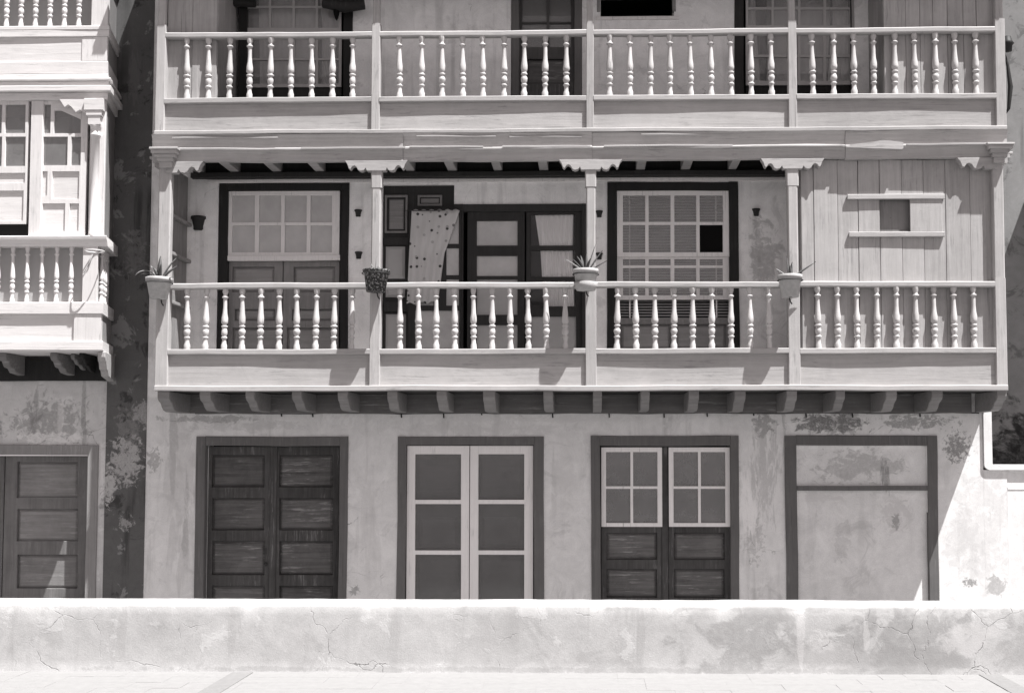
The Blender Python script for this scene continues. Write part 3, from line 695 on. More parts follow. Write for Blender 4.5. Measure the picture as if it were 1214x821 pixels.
# joists with rounded noses
def joist(par, a, c, py0, z1, h, y0, mat='joist', nose=True):
    y0 += .03
    x0, x1 = XC(a, py0, BF), XC(c, py0, BF)
    h2 = h * random.uniform(.95, 1.04); r_ = random.uniform(.85, 1.2); x0 += random.uniform(-.006, .006); x1 += random.uniform(-.006, .006)
    pts = [(y0, z1), (y0, z1 - h2 * .28), (y0 + .012 * r_, z1 - h2 * .40), (y0 + .045 * r_, z1 - h2 * .52), (y0 + .09 * r_, z1 - h2 * .58), (y0 + .12 * r_, z1 - h2 * .66), (y0 + .145 * r_, z1 - h2 * .80), (y0 + .19 * r_, z1 - h2 * .93), (y0 + .26, z1 - h2), (-.004, z1 - h2), (-.004, z1)]
    if not nose: pts = [(y0, z1), (y0, z1 - h), (-.004, z1 - h), (-.004, z1)]
    mb = MB().prismx(pts, x0, x1)
    o = mb.build('joist', mat, par)
    bv = o.modifiers.new("edge", 'BEVEL'); bv.width = .006; bv.segments = 1
JL = [(185, 199), (235, 248), (290, 301), (345, 357), (400, 411), (458, 470), (517, 529), (572, 586), (644, 655), (703, 714), (760, 771), (817, 829), (872, 884), (933, 945), (991, 1003), (1052, 1064), (1106, 1118), (1183, 1195)]
for a, c in JL: joist(lb, a, c, 470, zl[5] + .003, .225, BF - .005)
JU = [(206, 217), (250, 261), (303, 314), (356, 368), (412, 424), (470, 481), (522, 533), (579, 590), (637, 648), (700, 711), (757, 768), (813, 825), (872, 883), (928, 939), (990, 1001), (1050, 1061), (1110, 1121), (1170, 1180)]
for a, c in JU: joist(ub, a, c, 185, zu[5] + .003, zu[5] + .003 - ZC(203.5, 0), BF + .09, 'rafter', nose=False)
MB().box(LXL + .1, XC(1150, 470, 0), -.05, -.0045, zl[5] - .225, zl[5] + .004, .004, .003).build('wall_plate', 'plate', lb)  # dark board across the wall between the joists
# dark wall plate under the ceiling and the pale ledge under it
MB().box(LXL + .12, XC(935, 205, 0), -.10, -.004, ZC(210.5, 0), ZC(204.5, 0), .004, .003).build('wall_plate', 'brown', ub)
MB().box(LXL + .12, XC(935, 205, 0), -.014, -.003, ZC(204.3, 0), zu[5] + .049, 0).build('rafter_shade_board', 'black', ub)  # near-black board added to paint in shade between the rafters
MB().box(LXL + .3, XC(935, 205, 0), -.03, -.003, ZC(215.5, 0), ZC(211.5, 0), .004, .003).build('ledge', 'sash', house)
# balcony ends: boards across the sides
def side_boards(par, x, x2, z0, z1, n=4, mat='plank'):
    ya, yb3 = BF + .112, -.004
    for k in range(n):
        q0 = ya + (yb3 - ya) * k / n; q1 = ya + (yb3 - ya) * (k + 1) / n
        MB().box(x, x2, q0 + .002, q1 - .002, z0, z1, .003).build('plank', mat, par)
side_boards(lb, LXL + .035, LXL + .06, zl[5] + .05, zb0 - .0, 4, 'greyZ')
side_boards(lb, LXR - .06, LXR - .035, zl[5] + .05, zb0, 4)
side_boards(ub, UXL + .035, UXL + .06, zu[5] + .05, ZUB, 4)
side_boards(ub, UXR - .06, UXR - .035, zu[5] + .05, ZUB, 4)
for py in (247, 293):
    z = ZC(py, BF); MB().box(LXL + .06, LXL + .115, BF + .06, -.01, z - .04, z + .0, .006).build('batten', 'greyX', lb)
zz = ZC(352, BF); MB().box(LXL + .06, LXL + .115, BF + .11, -.01, zz - .04, zz, .006).build('batten', 'greyX', lb)
# boarded closets at the balcony ends
def boards(par, edges, z0, z1, py, hole_=None):
    for a, c in zip(edges[:-1], edges[1:]):
        x0, x1 = XC(a, py, BF + .086), XC(c, py, BF + .086)
        dy = random.uniform(-.005, .005); gp = random.choice((.0012, .002, .003, .0045))
        spans = [(z0, z1)]
        if hole_ and hole_[0] - .01 <= x0 and x1 <= hole_[1] + .01: spans = [(z0, hole_[2]), (hole_[3], z1)]
        for q0, q1 in spans:
            MB().box(x0 + gp, x1 - gp, BF + .086 + dy, BF + .106 + dy, q0, q1, .003).build('plank', 'plank', par)
def closet_side(par, px, py, z0, z1):
    x = XC(px, py, BF + .086)
    n = 3
    for k in range(n):
        q0 = BF + .108 + (-.004 - BF - .108) * k / n; q1 = BF + .108 + (-.004 - BF - .108) * (k + 1) / n
        MB().box(x - .012, x + .012, q0 + .002, q1 - .002, z0, z1, .003).build('plank', 'plank', par)
hx = W(1044, 236, 1096, 274, BF + .086)
eL = [950, 965.5, 993.7, 1018, 1044, 1070, 1096, 1122, 1151, 1180]
boards(lb, eL, zl[5] + .05, zb0 - .002, 300, (hx[0], hx[1] , hx[2], hx[3]))
closet_side(lb, 951, 300, zl[5] + .05, zb0 - .002)
boards(ub, [198, 228, 257], zu[5] + .05, ZUB, 60); closet_side(ub, 256, 60, zu[5] + .05, ZUB)
boards(ub, [1048, 1074, 1091, 1106.6, 1124, 1142.6, 1158, 1180], zu[5] + .05, ZUB, 60); closet_side(ub, 1049, 60, zu[5] + .05, ZUB)
# the little sliding hatch of the closet
MB().boxp(1005, 230, 1120, 236, BF + .05, .035, .006, .002).build('hatch_rail', 'woodX', lb)
MB().boxp(1007, 274.5, 1120, 280.5, BF + .05, .035, .006, .002).build('hatch_rail', 'woodX', lb)
MB().boxp(1079, 236.3, 1117, 274.3, BF + .066, .018, .004).build('sliding_shutter', 'plank', lb)
MB().boxp(1040, 233, 1082, 277, BF + .145, .02, .004).build('inner_board', 'greyZ', lb)
# ceilings and roof
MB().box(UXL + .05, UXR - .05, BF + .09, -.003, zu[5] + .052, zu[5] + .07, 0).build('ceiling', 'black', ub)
MB().box(UXL - .05, UXR + .05, BF - .02, BF + .12, ZUB, ZUB + .18, .01, .004).build('roof_beam', 'woodX', ub)
ze = ZC(22, BF) + (-.8 + 1.05) / .278
def roof():
    x0, x1 = UXL - .32, UXR + .35
    y0, y1 = -1.05, 3.4; rise = .32
    mb = MB(); mb.prismx([(y0, ze), (y0, ze + .05), (y1, ze + .05 + (y1 - y0) * rise), (y1, ze + (y1 - y0) * rise)], x0, x1)
    o = mb.build('roof', 'roof', house)
    n = int((x1 - x0) / .2)
    tm_ = MB(); k = 6
    for i in range(n):
        xc = x0 + (i + .5) * (x1 - x0) / n
        pts = [(xc + .075 * math.cos(math.pi * j / k), .06 * math.sin(math.pi * j / k)) for j in range(k + 1)]
        a = [(x, y0 - .03, ze + .052 + q) for x, q in pts]; c = [(x, y1, ze + .052 + (y1 - y0) * rise + q) for x, q in pts]
        m = k + 1
        tm_.add(a + c, [[j, j + 1, m + j + 1, m + j] for j in range(k)] + [list(range(m)), list(range(m, 2 * m)), [0, k, m + k, m]])
    tm_.build('roof_tile', 'roof', o, kind='stuff')
roof()
MB().box(HL, HR, .0, WT, ZROOF + .001, ze + .36, 0).build('gable_wall', 'wall', house)

# =================================================================== dark strip and left house
LR = XC(124, 600, 0)
lhouse = thing('house', 'left house with a white glazed bay on carved corbels, cut by the photo edge', 'house', (XC(40, 745, 0), 0, ALLEY))
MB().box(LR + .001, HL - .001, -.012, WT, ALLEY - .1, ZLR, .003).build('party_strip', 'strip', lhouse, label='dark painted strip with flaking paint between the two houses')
LL = XC(-330, 600, 0)
hD = hole(-100, 539, 103, 710, 0, ALLEY - .1)
hW = hole(-150, 118, 110, 352, 0)
MB().plate(LL, LR, ALLEY - .1, ZLR, [hD], 0, WT).build('wall', 'left_wall', lhouse)
d = surround(lhouse, (-112, 527, 116), (-100, 539, 103.5), ZB, mat='frame_pale', name='door', yf=-.03, yb_=.28)
d['label'] = 'dark panelled door lit by a wedge of sun'
rows = [(547, 590), (603, 641), (657, 697), (708, 735)]
leaf(d, (4, 540, 103, 745), .22, [(20, a, 92, b) for a, b in rows], zb=ZBs, mat='leftZ', pmat='leftX')
leaf(d, (-99, 540, 3, 745), .221, [(-88, a, -8, b) for a, b in rows], zb=ZBs, mat='leftZ', pmat='leftX')
# the bay
BY = -.72
BX0, BX1 = XC(-320, 300, BY), XC(123, 300, BY)
def bz(py): return U(60, py, BY).z
def bx(px, py=300): return U(px, py, BY).x
bay = MB().box(BX0, BX1 - .01, BY + .02, -.003, bz(416), bz(405), .004).build('bay', 'whiteX', lhouse, label='white wooden bay with glazed window and turned balusters')
def slab(name, py0, py1, out, xr=None, mat='whiteX', back=None, ch=.006, w=.003):
    """A moulding running along the bay front and returning along its side."""
    x1 = BX1 + out if xr is None else xr
    return MB().box(BX0, x1, BY - out, (-.004 if back is None else back), bz(py1), bz(py0), ch, w).build(name, mat, bay)
slab('base_moulding', 404, 415, .015, w=.003)
# lower rail with panel
MB().box(BX0, bx(89.5), BY + .028, BY + .045, bz(404), bz(372), .003).build('panel', 'whiteX', bay)
MB().box(bx(89.5), BX1 - .012, BY + .002, BY + .09, bz(404), bz(372), .004, .002).build('corner_board', 'whiteZ', bay)
MB().box(BX1 - .075, BX1 - .012, BY + .092, -.004, bz(404), bz(372), .004).build('side_board', 'greyX', bay)  # side boards coloured darker than the white front
slab('base_rail', 358, 372, .012)
hbb = bz(292) - bz(358)
bm_ = MB().lathe([(r * .0075, hbb * (1 - t)) for t, r in BAL][::-1], n=12).mesh('baluster', M['whiteZ'])
px = 12.7
while px > -300:
    link('baluster', bm_, bay, loc=(bx(px, 325), BY + .045, bz(358)), rot=(0, 0, random.uniform(0, 6))); px -= 17.4
for px in (30, 47.5, 65, 82.4): link('baluster', bm_, bay, loc=(bx(px, 325), BY + .045, bz(358)), rot=(0, 0, random.uniform(0, 6)))
for k in range(4): link('baluster', bm_, bay, loc=(BX1 - .05, BY + .17 + k * .115, bz(358)), rot=(0, 0, random.uniform(0, 6)))
MB().box(bx(98), bx(116), BY + .006, BY + .10, bz(358), bz(292), .005).build('post', 'whiteZ', bay)
MB().box(BX0, BX1 - .16, BY + .12, BY + .14, bz(358), bz(292), .003).build('back_board', 'fillpanel', bay)
MB().box(BX1 - .16, BX1 - .14, BY + .141, -.004, bz(358), bz(292), .003).build('back_board', 'fillpanel', bay)
pr2 = [(-.004, bz(292)), (BY + .0, bz(292)), (BY - .015, bz(289)), (BY - .03, bz(285)), (BY - .045, bz(284)), (BY - .05, bz(281)), (BY - .04, bz(280)), (-.004, bz(280))]
MB().sweep('X', BX0, BX1 + .045, pr2, 20, .002).build('rail_moulding', 'whiteX', bay)
# glazed storey
zt, zb_ = bz(119), bz(280)
MB().box(BX1 - .06, BX1 - .02, BY + .10, -.004, zb_, zt, .003).build('side_wall', 'greyZ', bay)
MB().box(bx(103), BX1 - .015, BY + .02, BY + .10, zb_, zt, .005, .002).build('corner_post', 'whiteZ', bay)
cx = bx(112.5, 200)
MB().lathe([(.055, 0), (.055, .04), (.048, .05), (.046, 1.15), (.058, 1.16), (.058, 1.18), (.045, 1.19), (.045, 1.24), (.06, 1.25), (.062, 1.28)], n=16).build('column', 'whiteZ', bay, loc=(cx, BY + .005, bz(280)))
zc = bz(280) + 1.282
mcap = MB()
for e, q0, q1 in ((.0, 0, .1), (.02, .1, .16), (.04, .16, zt - zc)): mcap.box(cx - .07 - e, cx + .07 + e, BY - .055 - e * .5, BY + .1, zc + q0, zc + q1, .006)
mcap.build('capital', 'whiteX', bay)
MB().prism([(cx - .08, zt), (cx - .08, zt - .17), (cx - .14, zt - .15), (cx - .17, zt - .12), (cx - .22, zt - .15), (cx - .27, zt - .09), (cx - .31, zt - .06), (cx - .35, zt - .09), (cx - .39, zt - .03), (cx - .41, zt)], BY - .04, BY + .02).build('bracket', 'whiteX', bay)
MB().box(bx(32), bx(46.5), BY + .01, BY + .09, zb_, zt, .005, .002).build('mullion', 'whiteZ', bay)
ws = leaf(bay, (46.5, 119, 103, 280), BY + .03, [(50, 203, 56, 232), (61.5, 203, 94, 236), (46 + 4, 241, 77, 274), (82, 241, 93.5, 274)],
          [(49, 124, 60, 158), (64, 131, 96, 158), (48, 162, 80, 196), (84, 162, 96, 196)], th=.05, mat='whiteZ', pmat='whiteX', gmat='glass_clean', name='sash', rec=.02, flat=True)
q = W(63.5, 124, 97, 142, BY + .028); MB().prism([(q[0], q[3] + .02), (q[1], q[3] + .02), (q[1], q[2]), (q[0], q[3] - .03)], BY + .024, BY + .05).build('arch_piece', 'whiteX', bay)
xw = -5.5
ws = leaf(bay, (-26, 119, 32, 280), BY + .03, [(7 - 29, 205, 29.5, 217), (-22, 226, 27.5, 262)], [(-22, 124, 2, 158), (6, 124, 31 - 1, 158), (-22, 162, 2, 197), (6, 162, 30, 197)], th=.05, mat='whiteZ', pmat='whiteX', gmat='glass_clean', name='sash', rec=.02, flat=True)
MB().box(bx(-24), bx(31.5), BY + .022, BY + .028, bz(279), bz(265), 0).build('gap_shade_strip', 'void', bay)  # near-black strip painting in the shade of an open gap
for k in range(3):
    a = -40 - k * 78; MB().box(bx(a), bx(a + 14), BY + .01, BY + .09, zb_, zt, .005, .002).build('mullion', 'whiteZ', bay)
    leaf(bay, (a - 64, 119, a, 280), BY + .03, [(a - 58, 205, a - 5, 274)], [(a - 58, 124, a - 34, 158), (a - 30, 124, a - 5, 158), (a - 58, 162, a - 34, 197), (a - 30, 162, a - 5, 197)], th=.05, mat='whiteZ', pmat='whiteX', gmat='glass_clean', name='sash', rec=.02, flat=True)
# cornice steps
for (p0, p1, o_) in ((110, 118.5, .01), (103.5, 110, .065), (97, 103.5, .02), (94, 97, .055), (88, 94, .005)):
    slab('cornice', p0, p1, o_, w=.002)
slab('base_moulding', 73, 88, .0, w=.003)
MB().box(BX0, bx(97, 60), BY + .014, BY + .05, bz(73), bz(44), .003).build('panel', 'whiteX', bay)
MB().box(bx(97, 60), BX1 - .012, BY + .004, BY + .09, bz(73), bz(44), .004).build('corner_board', 'whiteZ', bay)
MB().box(BX1 - .075, BX1 - .012, BY + .092, -.004, bz(73), bz(44), .004).build('side_board', 'greyX', bay)
slab('base_rail', 36, 44, .008)
slab('base_rail', 31, 35.8, .012)
hb2 = bz(-36) - bz(31)
bm2 = MB().lathe([(r * .0082, hb2 * (1 - t)) for t, r in BAL][::-1], n=12).mesh('baluster', M['whiteZ'])
for k in range(18): link('baluster', bm2, bay, loc=(bx(92 - 17.2 * k, 10), BY + .04, bz(31)), rot=(0, 0, random.uniform(0, 6)))
slab('rail_moulding', -44, -36, .03)
MB().box(bx(108, 20), BX1 - .01, BY + .0, BY + .11, bz(31), bz(-170), .006).build('post', 'whiteZ', bay)
MB().box(BX0, BX1 - .12, BY + .30, BY + .32, bz(31), bz(-170), .003).build('back_board', 'fillpanel', bay)
MB().box(BX1 - .06, BX1 - .03, BY + .112, -.004, bz(31), bz(-170), .003).build('side_wall', 'greyZ', bay)
# underside: boards and corbels
def corbel(px0, px1, mat, back=0.0, hk=1.0):
    x0, x1 = bx(px0, 425), bx(px1, 425); z1 = bz(416) - .002
    pts = [(BY + .03, z1), (BY + .03, z1 - .07), (BY + .07, z1 - .12), (BY + .10, z1 - .11), (BY + .16, z1 - .2), (BY + .24, z1 - .21), (BY + .3, z1 - .27), (-.004, z1 - .3), (-.004, z1)]
    pts = [(min(y + back, -.004) if y < -.01 else y, z1 - (z1 - z) * hk) for y, z in pts]
    o = MB().prismx(pts, x0, x1).build('corbel', mat, bay); bv = o.modifiers.new("edge", 'BEVEL'); bv.width = .008; bv.segments = 1
corbel(50, 59, 'plate', .16, .8); corbel(115, 124, 'woodZ'); corbel(-12, -3, 'plate', .16, .8); corbel(-74, -65, 'plate', .2, .8); corbel(84, 91, 'black', .2, .7); corbel(68, 73, 'plate', .3, .6)  # inner corbels coloured darker than the sunlit one, painting in their shade
MB().box(BX0, BX1 - .02, -.06, -.0035, bz(447), bz(418), .004, .004).build('wall_plate', 'black', bay)  # near-black board: dark timber with the under-bay shadow painted in
MB().box(BX0, BX1, .0, 2.5, ZLR + .002, ZLR + .1, 0).build('roof', 'roof', lhouse)

def splay():
    """The bay's side leans in towards the wall."""
    done = set()
    for o in [bay] + list(bay.children):
        if o.type != 'MESH': continue
        if o.location.length > .001:
            wt = min(1, max(0, (o.location.x - BX1 + .4) / .3)); o.location.x -= .24 * max(0, o.location.y - BY) * wt; continue
        if o.data in done: continue
        done.add(o.data)
        for v in o.data.vertices:
            wt = min(1, max(0, (v.co.x - BX1 + .4) / .3)); v.co.x -= .24 * max(0, v.co.y - BY) * wt
splay()
# =================================================================== right: yard wall and the house behind it
rw = thing('yard_wall', 'sunlit white yard wall joining the right end of the house', 'wall', (XC(1250, 700, 0), 0, ALLEY))
XJ = XC(1195.5, 640, 0)
zc1, zc0 = ZC(550.5, 0), ZC(556.5, 0)
XE = XC(1420, 640, 0)
MB().plate(HR + .001, XJ - .002, ALLEY - .1, zc0, [], .0, WT - .05).build('wall_panel', 'wall', rw)
MB().plate(XJ + .004, XE, ALLEY - .1, zc0 - .002, [], .012, WT - .05).build('wall_panel', 'white_wall', rw)
def coping():
    """The white rounded band that climbs the house corner and turns along the top of the yard wall."""
    x0 = XC(1165.5, 520, 0); wd_ = .095; xi = x0 + wd_; zt_ = ZC(440, 0); r = .07
    out = [(x0, zt_)] + [(x0 + r - r * math.cos(a), zc0 + r - r * math.sin(a)) for a in [math.pi / 2 * k / 6 for k in range(7)]] + [(XE, zc0)]
    inn = [(XE, zc1)] + [(xi + .02 - .02 * math.cos(a), zc1 + .02 - .02 * math.sin(a)) for a in [math.pi / 2 * k / 3 for k in range(3, -1, -1)]] + [(xi, zt_)]
    MB().prism(out + inn, -.03, WT).build('coping', 'white_wall', rw)
coping()
z = ZC(578, 0); MB().box(XJ + .01, XE, .006, .014, z - .02, z + .012, .005, .004).build('ledge', 'white_wall', rw)
nh = thing('house', 'grey spotted plaster house standing behind the right end of the balconies', 'house', (XC(1300, 500, 2.2), 2.2, ALLEY))
NX0 = HR - 1.5; 
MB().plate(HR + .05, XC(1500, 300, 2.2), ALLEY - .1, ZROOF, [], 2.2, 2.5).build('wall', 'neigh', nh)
zcn = ZC(250, 2.2); xcn = XC(1216, 300, 2.2)
MB().box(xcn, xcn + 3.5, .9, 2.196, zcn, zcn + .12, .01).build('shade_slab', 'roof', nh)  # unseen slab and post added to cast shade on the wall behind
MB().box(xcn + .05, xcn + .15, .95, 1.05, ALLEY, zcn - .001, .01).build('shade_slab_post', 'brown', nh)

# =================================================================== things hung on and in the houses
def arc_leaf(base, ang, length, width, lean, droop, mat, parent):
    """A fleshy blade: tapered, folded along its middle, bending outward."""
    dirx, diry = math.cos(ang), math.sin(ang); side = Vector((-diry, dirx, 0)); n = 9; vs_ = []
    p = Vector(base); th = lean
    for i in range(n + 1):
        t = i / n
        w = width * (math.sin(math.pi * min(1, .28 + t * .72)) ** .8) * (1 if t < 1 else 0) + .0006
        up = Vector((-dirx * math.sin(th), -diry * math.sin(th), 0)) + Vector((0, 0, 1)) * 0
        nrm = Vector((-dirx * math.cos(th), -diry * math.cos(th), math.sin(th)))
        vs_ += [p - side * w + nrm * w * .5, p - nrm * .003, p + side * w + nrm * w * .5, p - nrm * (.004 + w * .25)]
        p = p + (Vector((dirx, diry, 0)) * math.cos(th) + Vector((0, 0, 1)) * math.sin(th)) * (length / n)
        th -= droop / n
    fs = []
    for i in range(n):
        for k in range(4): fs.append([i * 4 + k, i * 4 + (k + 1) % 4, i * 4 + 4 + (k + 1) % 4, i * 4 + 4 + k])
    fs.append([0, 1, 2, 3]); fs.append([n * 4, n * 4 + 1, n * 4 + 2, n * 4 + 3])
    mb = MB().add(vs_, fs, True); return mb.build('leaf', mat, parent)
def pot_prof(r1, r2, h, rim, lip=.012, wall=.012):
    return [(r2 * .2, 0), (r2, 0), (r1 - .012, h - rim), (r1 - .012 + lip, h - rim + .004), (r1 + lip * .4, h - .004), (r1 - wall * .4, h), (r1 - wall, h - .002), (r1 - wall - .006, h - .035), (.002, h - .035)]
def plant(px, ytop, ybot, r1, r2, label, leaves, mat='pot', yc=None, rim=.05, saucer=False, name='potted_plant'):
    yc = BF - .02 - r1 if yc is None else yc
    a, c = U(px, ytop, yc), U(px, ybot, yc); h = a.z - c.z
    t = thing(name, label, 'potted plant' if leaves else 'flowerpot', (c.x, yc, c.z), 'flowerpots hung on the balcony posts')
    MB().lathe(pot_prof(r1, r2, h, rim), n=22, caps=False).build('pot', mat, t, loc=(c.x, yc, c.z), rot=(random.uniform(-.03, .03), random.uniform(-.03, .03), 0))
    MB().lathe([(.001, h - .03), (r1 - .02, h - .03), (r1 - .022, h - .034), (.001, h - .034)], n=18, caps=False).build('soil', 'soil', t, loc=(c.x, yc, c.z))
    if saucer:
        MB().lathe([(.002, -.008), (r2 + .005, -.01), (r2 + .035, .075), (r2 + .03, .078), (r2 + .01, .0), (.002, .0)], n=22, caps=False).build('saucer', mat, t, loc=(c.x, yc, c.z))
    zr = a.z - rim - .01
    ring = [(c.x + (r1 + .004) * math.cos(q), yc + (r1 + .004) * math.sin(q), zr) for q in [2 * math.pi * k / 20 for k in range(21)]]
    MB().tube(ring, .006).build('ring', 'iron', t)
    MB().tube([(c.x, yc + r1 * .9, zr), (c.x + .0, BF + .01, zr)], .008).build('hanger', 'iron', t)
    MB().tube([(c.x, yc + r1 * .5, c.z + .01), (c.x + .01, yc + r1 * .5, c.z - .04), (c.x + .03, yc + r1 * .5, c.z - .07)], .008).build('hook', 'iron', t)
    for (ang, L, w, lean, droop, m) in leaves:
        arc_leaf((c.x + .02 * math.cos(R(ang)), yc + .02 * math.sin(R(ang)), a.z - .035), R(ang), L, w, R(lean), R(droop), m, t)
    return t
plant(188, 329, 354, .145, .095, 'pale flowerpot with curling aloe leaves on the far left corner post of the lower balcony',
      [(100, .30, .026, 84, 10, 'leaf'), (20, .34, .024, 66, 18, 'leaf'), (-8, .28, .024, 45, 15, 'leaf'), (-20, .2, .02, 12, 8, 'leaf'), (185, .32, .022, 75, 140, 'leaf_pale'), (200, .2, .02, 60, 90, 'leaf'), (250, .18, .02, 70, 30, 'leaf'), (150, .24, .02, 80, 60, 'leaf_pale'), (300, .2, .018, 70, 20, 'leaf'), (340, .16, .016, 25, 60, 'leaf_pale'), (120, .22, .016, 62, 90, 'leaf'), (225, .12, .016, 30, 80, 'leaf_pale')])
plant(445.5, 319.5, 346, .15, .105, 'dark mossy moulded pot with only a dry stalk, on the second balcony post', [(90, .20, .009, 86, 6, 'leaf_pale'), (170, .12, .010, 80, 30, 'leaf_pale'), (20, .08, .012, 60, 50, 'leaf'), (240, .07, .012, 50, 60, 'leaf'), (300, .09, .012, 62, 40, 'leaf_pale')], mat='pot_dark', rim=.035)
plant(694.5, 319, 343, .14, .10, 'pale pot of spiky aloe in a deep saucer on the middle balcony post',
      [(8, .30, .020, 58, 4, 'leaf'), (170, .20, .018, 55, 10, 'leaf'), (178, .26, .016, 40, 10, 'leaf_pale'), (130, .22, .018, 74, 6, 'leaf'), (80, .24, .018, 84, 6, 'leaf'), (-5, .26, .015, 32, 4, 'leaf'), (220, .2, .018, 66, 20, 'leaf'), (35, .36, .012, 72, 4, 'leaf_pale'), (300, .17, .018, 66, 18, 'leaf')], saucer=True)
plant(937, 326, 352, .135, .095, 'pale pot with one long leaf slanting right, on the post beside the boarded closet',
      [(3, .33, .026, 36, 2, 'leaf'), (60, .2, .02, 78, 8, 'leaf'), (120, .26, .016, 84, 4, 'leaf'), (178, .17, .016, 42, 6, 'leaf_pale'), (25, .18, .018, 40, 20, 'leaf_pale'), (260, .15, .018, 70, 20, 'leaf')])
# small dark half pots on the back wall
for (px, py, r, lab) in ((424, 252, .043, 'small dark wall pot, upper of the pair right of the eight-pane window'),
                         (424.5, 302, .043, 'small dark wall pot, lower of the pair right of the eight-pane window'),
                         (710.5, 253, .04, 'small dark wall pot, upper of the pair just right of the middle balcony post'),
                         (710.5, 303, .04, 'small dark wall pot half hidden behind the aloe on the middle post'),
                         (897, 251, .045, 'small dark wall pot alone on the stained plaster right of the blind'),
                         (234, 264, .085, 'larger dark wall pot by the boarded left end of the lower balcony')):
    p = U(px, py, -.04)
    t = thing('wall_pot', lab, 'flowerpot', (p.x, -.002, p.z - r), 'small dark pots fixed to the balcony back wall')
    MB().lathe([(.004, -r), (r * .55, -r), (r * .92, r * .55), (r * 1.08, r * .6), (r * 1.06, r * .95), (r * .85, r), (r * .8, r * .6), (.003, r * .5)], n=12, half=True, caps=False).build('pot', 'pot_black', t, loc=(p.x, -.001, p.z))
    MB().box(p.x - r * .7, p.x + r * .7, -.006, -.001, p.z - r * .9, p.z + r * .9, .001).build('back_plate', 'pot_black', t)
# curtains
def drape(name, label, cat, L, Rr, Y, mat, folds=7, depth=.018, scal=0.0, rows_=22, group=None):
    """L, Rr: lists of pixel points down the left and right edges."""
    def along(P, t):
        k = t * (len(P) - 1); i = min(int(k), len(P) - 2); f = k - i
        return P[i][0] + (P[i + 1][0] - P[i][0]) * f, P[i][1] + (P[i + 1][1] - P[i][1]) * f
    n = folds * 8; vs_ = []
    for j in range(rows_ + 1):
        t = j / rows_; a, c = along(L, t), along(Rr, t)
        for i in range(n + 1):
            s_ = i / n
            p = U(a[0] + (c[0] - a[0]) * s_, a[1] + (c[1] - a[1]) * s_, Y)
            y = Y + depth * math.sin(s_ * folds * 2 * math.pi + .8 * math.sin(t * 3)) * (.35 + .65 * t) + .006 * math.sin(t * 9 + s_ * 5)
            z = p.z + (abs(math.sin(s_ * 6 * math.pi)) * scal if j == 0 else 0) + (.012 * math.sin(s_ * 17) if j == rows_ else 0)
            vs_.append((p.x, y, z))
    m = n + 1
    fs = [[j * m + i, j * m + i + 1, (j + 1) * m + i + 1, (j + 1) * m + i] for j in range(rows_) for i in range(n)]
    o = MB().add(vs_, fs, True).build(name, mat, label=label, category=cat)
    sd = o.modifiers.new("thickness", 'SOLIDIFY'); sd.thickness = .003; sd.offset = 0
    if group: o['group'] = group
    return o
drape('cloth', 'pale dotted cloth hung outside the left leaf of the dark glazed door', 'curtain', [(488, 250), (485, 300), (482, 360)], [(545, 250), (527, 300), (519, 358)], -.075, 'dotted', 5, .010, .02)
drape('curtain', 'white lace curtain gathered behind the right leaf of the dark glazed door', 'curtain', [(634, 252), (641, 300), (648, 415)], [(680, 252), (679, 300), (684, 415)], .066, 'lace', 7, .016)
drape('curtain', 'white strip of curtain in the left leaf beside the dotted cloth', 'curtain', [(528, 252), (528, 300), (528, 362)], [(545, 252), (545, 300), (545, 362)], -.01, 'lace', 3, .004)
drape('curtain', 'plain grey curtain drawn across the eight-pane window', 'curtain', [(268, 228), (268, 270), (268, 304)], [(402, 228), (402, 270), (402, 304)], .085, 'net', 6, .03)
drape('curtain', 'plain grey curtain behind the middle leaf of the dark glazed door', 'curtain', [(556, 255), (556, 300), (556, 335)], [(620, 255), (620, 300), (620, 335)], .10, 'net', 5, .008)
drape('curtain', 'long pale curtain across the upper window beside the boarded left end', 'curtain', [(306, -60), (307, 30), (308, 104)], [(372, -60), (374, 30), (376, 104)], .13, 'net', 6, .02)
drape('curtain', 'slanting pale curtain at the right side of the upper left window', 'curtain', [(374, -60), (382, 30), (381, 104)], [(404, -60), (404, 30), (390, 104)], .14, 'net', 3, .02)
drape('curtain', 'pale curtain at the left side of the upper right window', 'curtain', [(885, -52), (887, 30), (889, 101)], [(895, -52), (896, 30), (902, 101)], .13, 'lace', 2, .015)
drape('curtain', 'pale gathered curtain at the right side of the upper right window', 'curtain', [(987, -52), (987, 30), (981, 101)], [(1010, -52), (1010, 30), (1010, 101)], .13, 'lace', 4, .015)
drape('curtain', 'dim grey curtain hanging in the middle of the upper right window', 'curtain', [(909, -52), (909, 30), (909, 101)], [(984, -52), (984, 30), (980, 101)], .17, 'net', 6, .01)
drape('curtain', 'grey curtain behind the left white four-pane ground floor window', 'curtain', [(714, 531), (714, 580), (714, 624)], [(784, 531), (784, 580), (784, 624)], .16, 'net', 6, .014)
drape('curtain', 'grey curtain behind the right white four-pane ground floor window', 'curtain', [(793, 531), (793, 580), (793, 624)], [(865, 531), (865, 580), (865, 624)], .16, 'net', 6, .014)
a, c = U(480, 249.5, -.075), U(548, 248.5, -.075)
MB().tube([a, (a + c) / 2 + Vector((0, 0, -.006)), c], .005, 6).build('curtain_wire', 'iron', label='thin wire from which the dotted cloth hangs', category='wire')
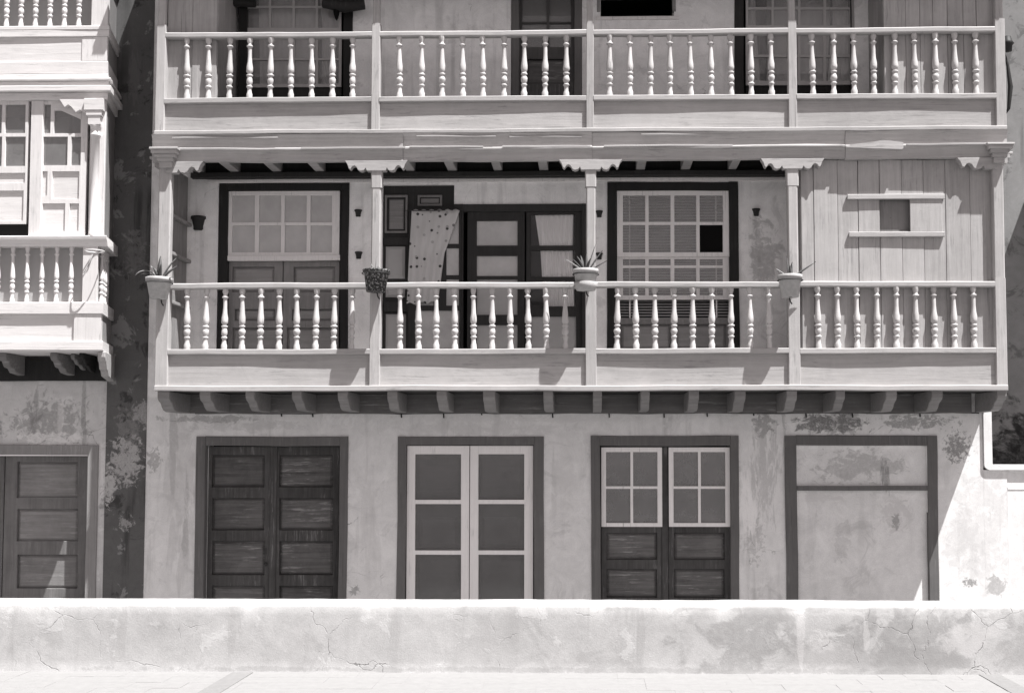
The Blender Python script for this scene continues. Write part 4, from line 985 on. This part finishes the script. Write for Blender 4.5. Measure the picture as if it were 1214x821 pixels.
# venetian blind
def blind():
    x0, x1, z0, z1 = W(732, 232, 866, 377, .11)
    t = thing('venetian_blind', 'pale slatted blind hanging inside the tall sixteen-pane window', 'blind', ((x0 + x1) / 2, .11, z0))
    n = 44; mb = MB()
    for i in range(n):
        z = z0 + (z1 - z0) * i / (n - 1); mb.add([(x0, .098, z - .010), (x1, .098, z - .010), (x1, .122, z + .008), (x0, .122, z + .008), (x0, .098, z - .0115), (x1, .098, z - .0115), (x1, .122, z + .0065), (x0, .122, z + .0065)],
                                                  [[0, 1, 2, 3], [4, 5, 6, 7], [0, 1, 5, 4], [2, 3, 7, 6], [1, 2, 6, 5], [3, 0, 4, 7]])
    mb.build('slat', 'slat', t, kind='stuff')
    for px in (746.5, 849):
        x = XC(px, 300, .095); MB().box(x - .008, x + .008, .092, .0945, z0, z1, 0).build('tape', 'sash_low', t)
    MB().box(x0, x1, .09, .13, z1 + .01, z1 + .05, .004).build('head_rail', 'slat', t)
blind()
# black gaps behind the upper windows are simply the dim rooms; a dark board leans in one
p = U(905, 60, .5)
zf = floorU - .02; dz = ZC(108, .2) - zf
t = MB().lathe([(.16, 0), (.16, .02), (.05, .05), (.05, dz + .1), (.06, dz + .3), (.04, dz + .75), (.08, dz + .95), (.28, dz + 1.12), (.3, dz + 1.16), (.02, dz + 1.17)], n=14).build('floor_lamp', 'void', loc=(p.x, .5, zf), label='black lamp silhouette standing behind the upper right window', category='lamp')
t = thing('rolled_blind', 'dark rolled reed blind hanging at the top of the upper left window', 'blind', (XC(350, 10, -.12), -.12, ZC(14, -.12)))
a, c = U(258, 2, -.12), U(302, 4, -.12)
MB().tube([(a.x, -.1, a.z), (c.x, -.1, c.z)], .045, 12).build('roll', 'brown', t)
a, c = U(383, 3, -.16), U(432, 5, -.16)
MB().tube([(a.x, -.14, a.z), ((a.x + c.x) / 2, -.16, c.z - .03), (c.x, -.15, c.z)], [.06, .075, .06], 12).build('roll', 'brown', t)
p = U(399, 14, -.15); MB().lathe([(.002, -.11), (.02, -.08), (.035, -.03), (.04, .02), (.03, .06)], n=8).build('tassel', 'void', t, loc=(p.x, -.15, p.z))
# wire under the lower balcony
xa, xb = XC(232, 489, 0), XC(1160, 489, 0); zq = ZC(489.5, -.02)
wire = MB().tube([(xa + (xb - xa) * i / 60, -.02, zq + wob(i * .4, 2, .006)) for i in range(61)], .008, 6)
for px in (334, 371, 476, 526, 571, 655, 722, 787, 838, 893, 955, 1010, 1090):
    x = XC(px, 490, 0); wire.tube([(x, -.02, zq), (x + .004, -.018, zq - random.uniform(.02, .06))], .009, 6)
wire.build('cable', 'cable', label='thin black cable clipped along the wall under the lower balcony', category='cable')
# ring pot holder on the bay corner
p = U(115.5, 299, BY - .02)
t = thing('pot_ring', 'empty white iron pot ring on the corner of the white bay', 'pot holder', (p.x, BY - .01, p.z))
MB().tube([(p.x + .105 * math.cos(q), BY - .1 + .105 * math.sin(q), p.z) for q in [2 * math.pi * k / 24 for k in range(25)]], .007).build('ring', 'pale_iron', t)
MB().tube([(p.x - .06, BY - .01, p.z - .02), (p.x - .09, BY - .015, p.z - .12), (p.x - .16, BY - .005, p.z - .24)], .008).build('stay', 'pale_iron', t)
# cable loop and insulator by the upper right corner post
x = XC(1193, 55, BF + .15); z = ZC(54, BF + .15)
t = thing('cable_loop', 'black cable loop with an insulator beside the top right corner post', 'cable', (x, BF + .2, z))
MB().lathe([(.002, -.09), (.05, -.085), (.055, -.02), (.075, 0), (.055, .03), (.04, .085), (.002, .09)], n=12).build('insulator', 'cable', t, loc=(x + .03, BF + .2, z))
MB().tube([(x - .01, BF + .2, z - .08), (x + .03, BF + .2, z - .25), (x + .055, BF + .2, z - .5), (x + .03, BF + .2, z - .75), (x - .02, BF + .2, z - .85)], [.008, .018, .03, .02, .008]).build('loop', 'cable', t)
bpy.context.view_layer.update()
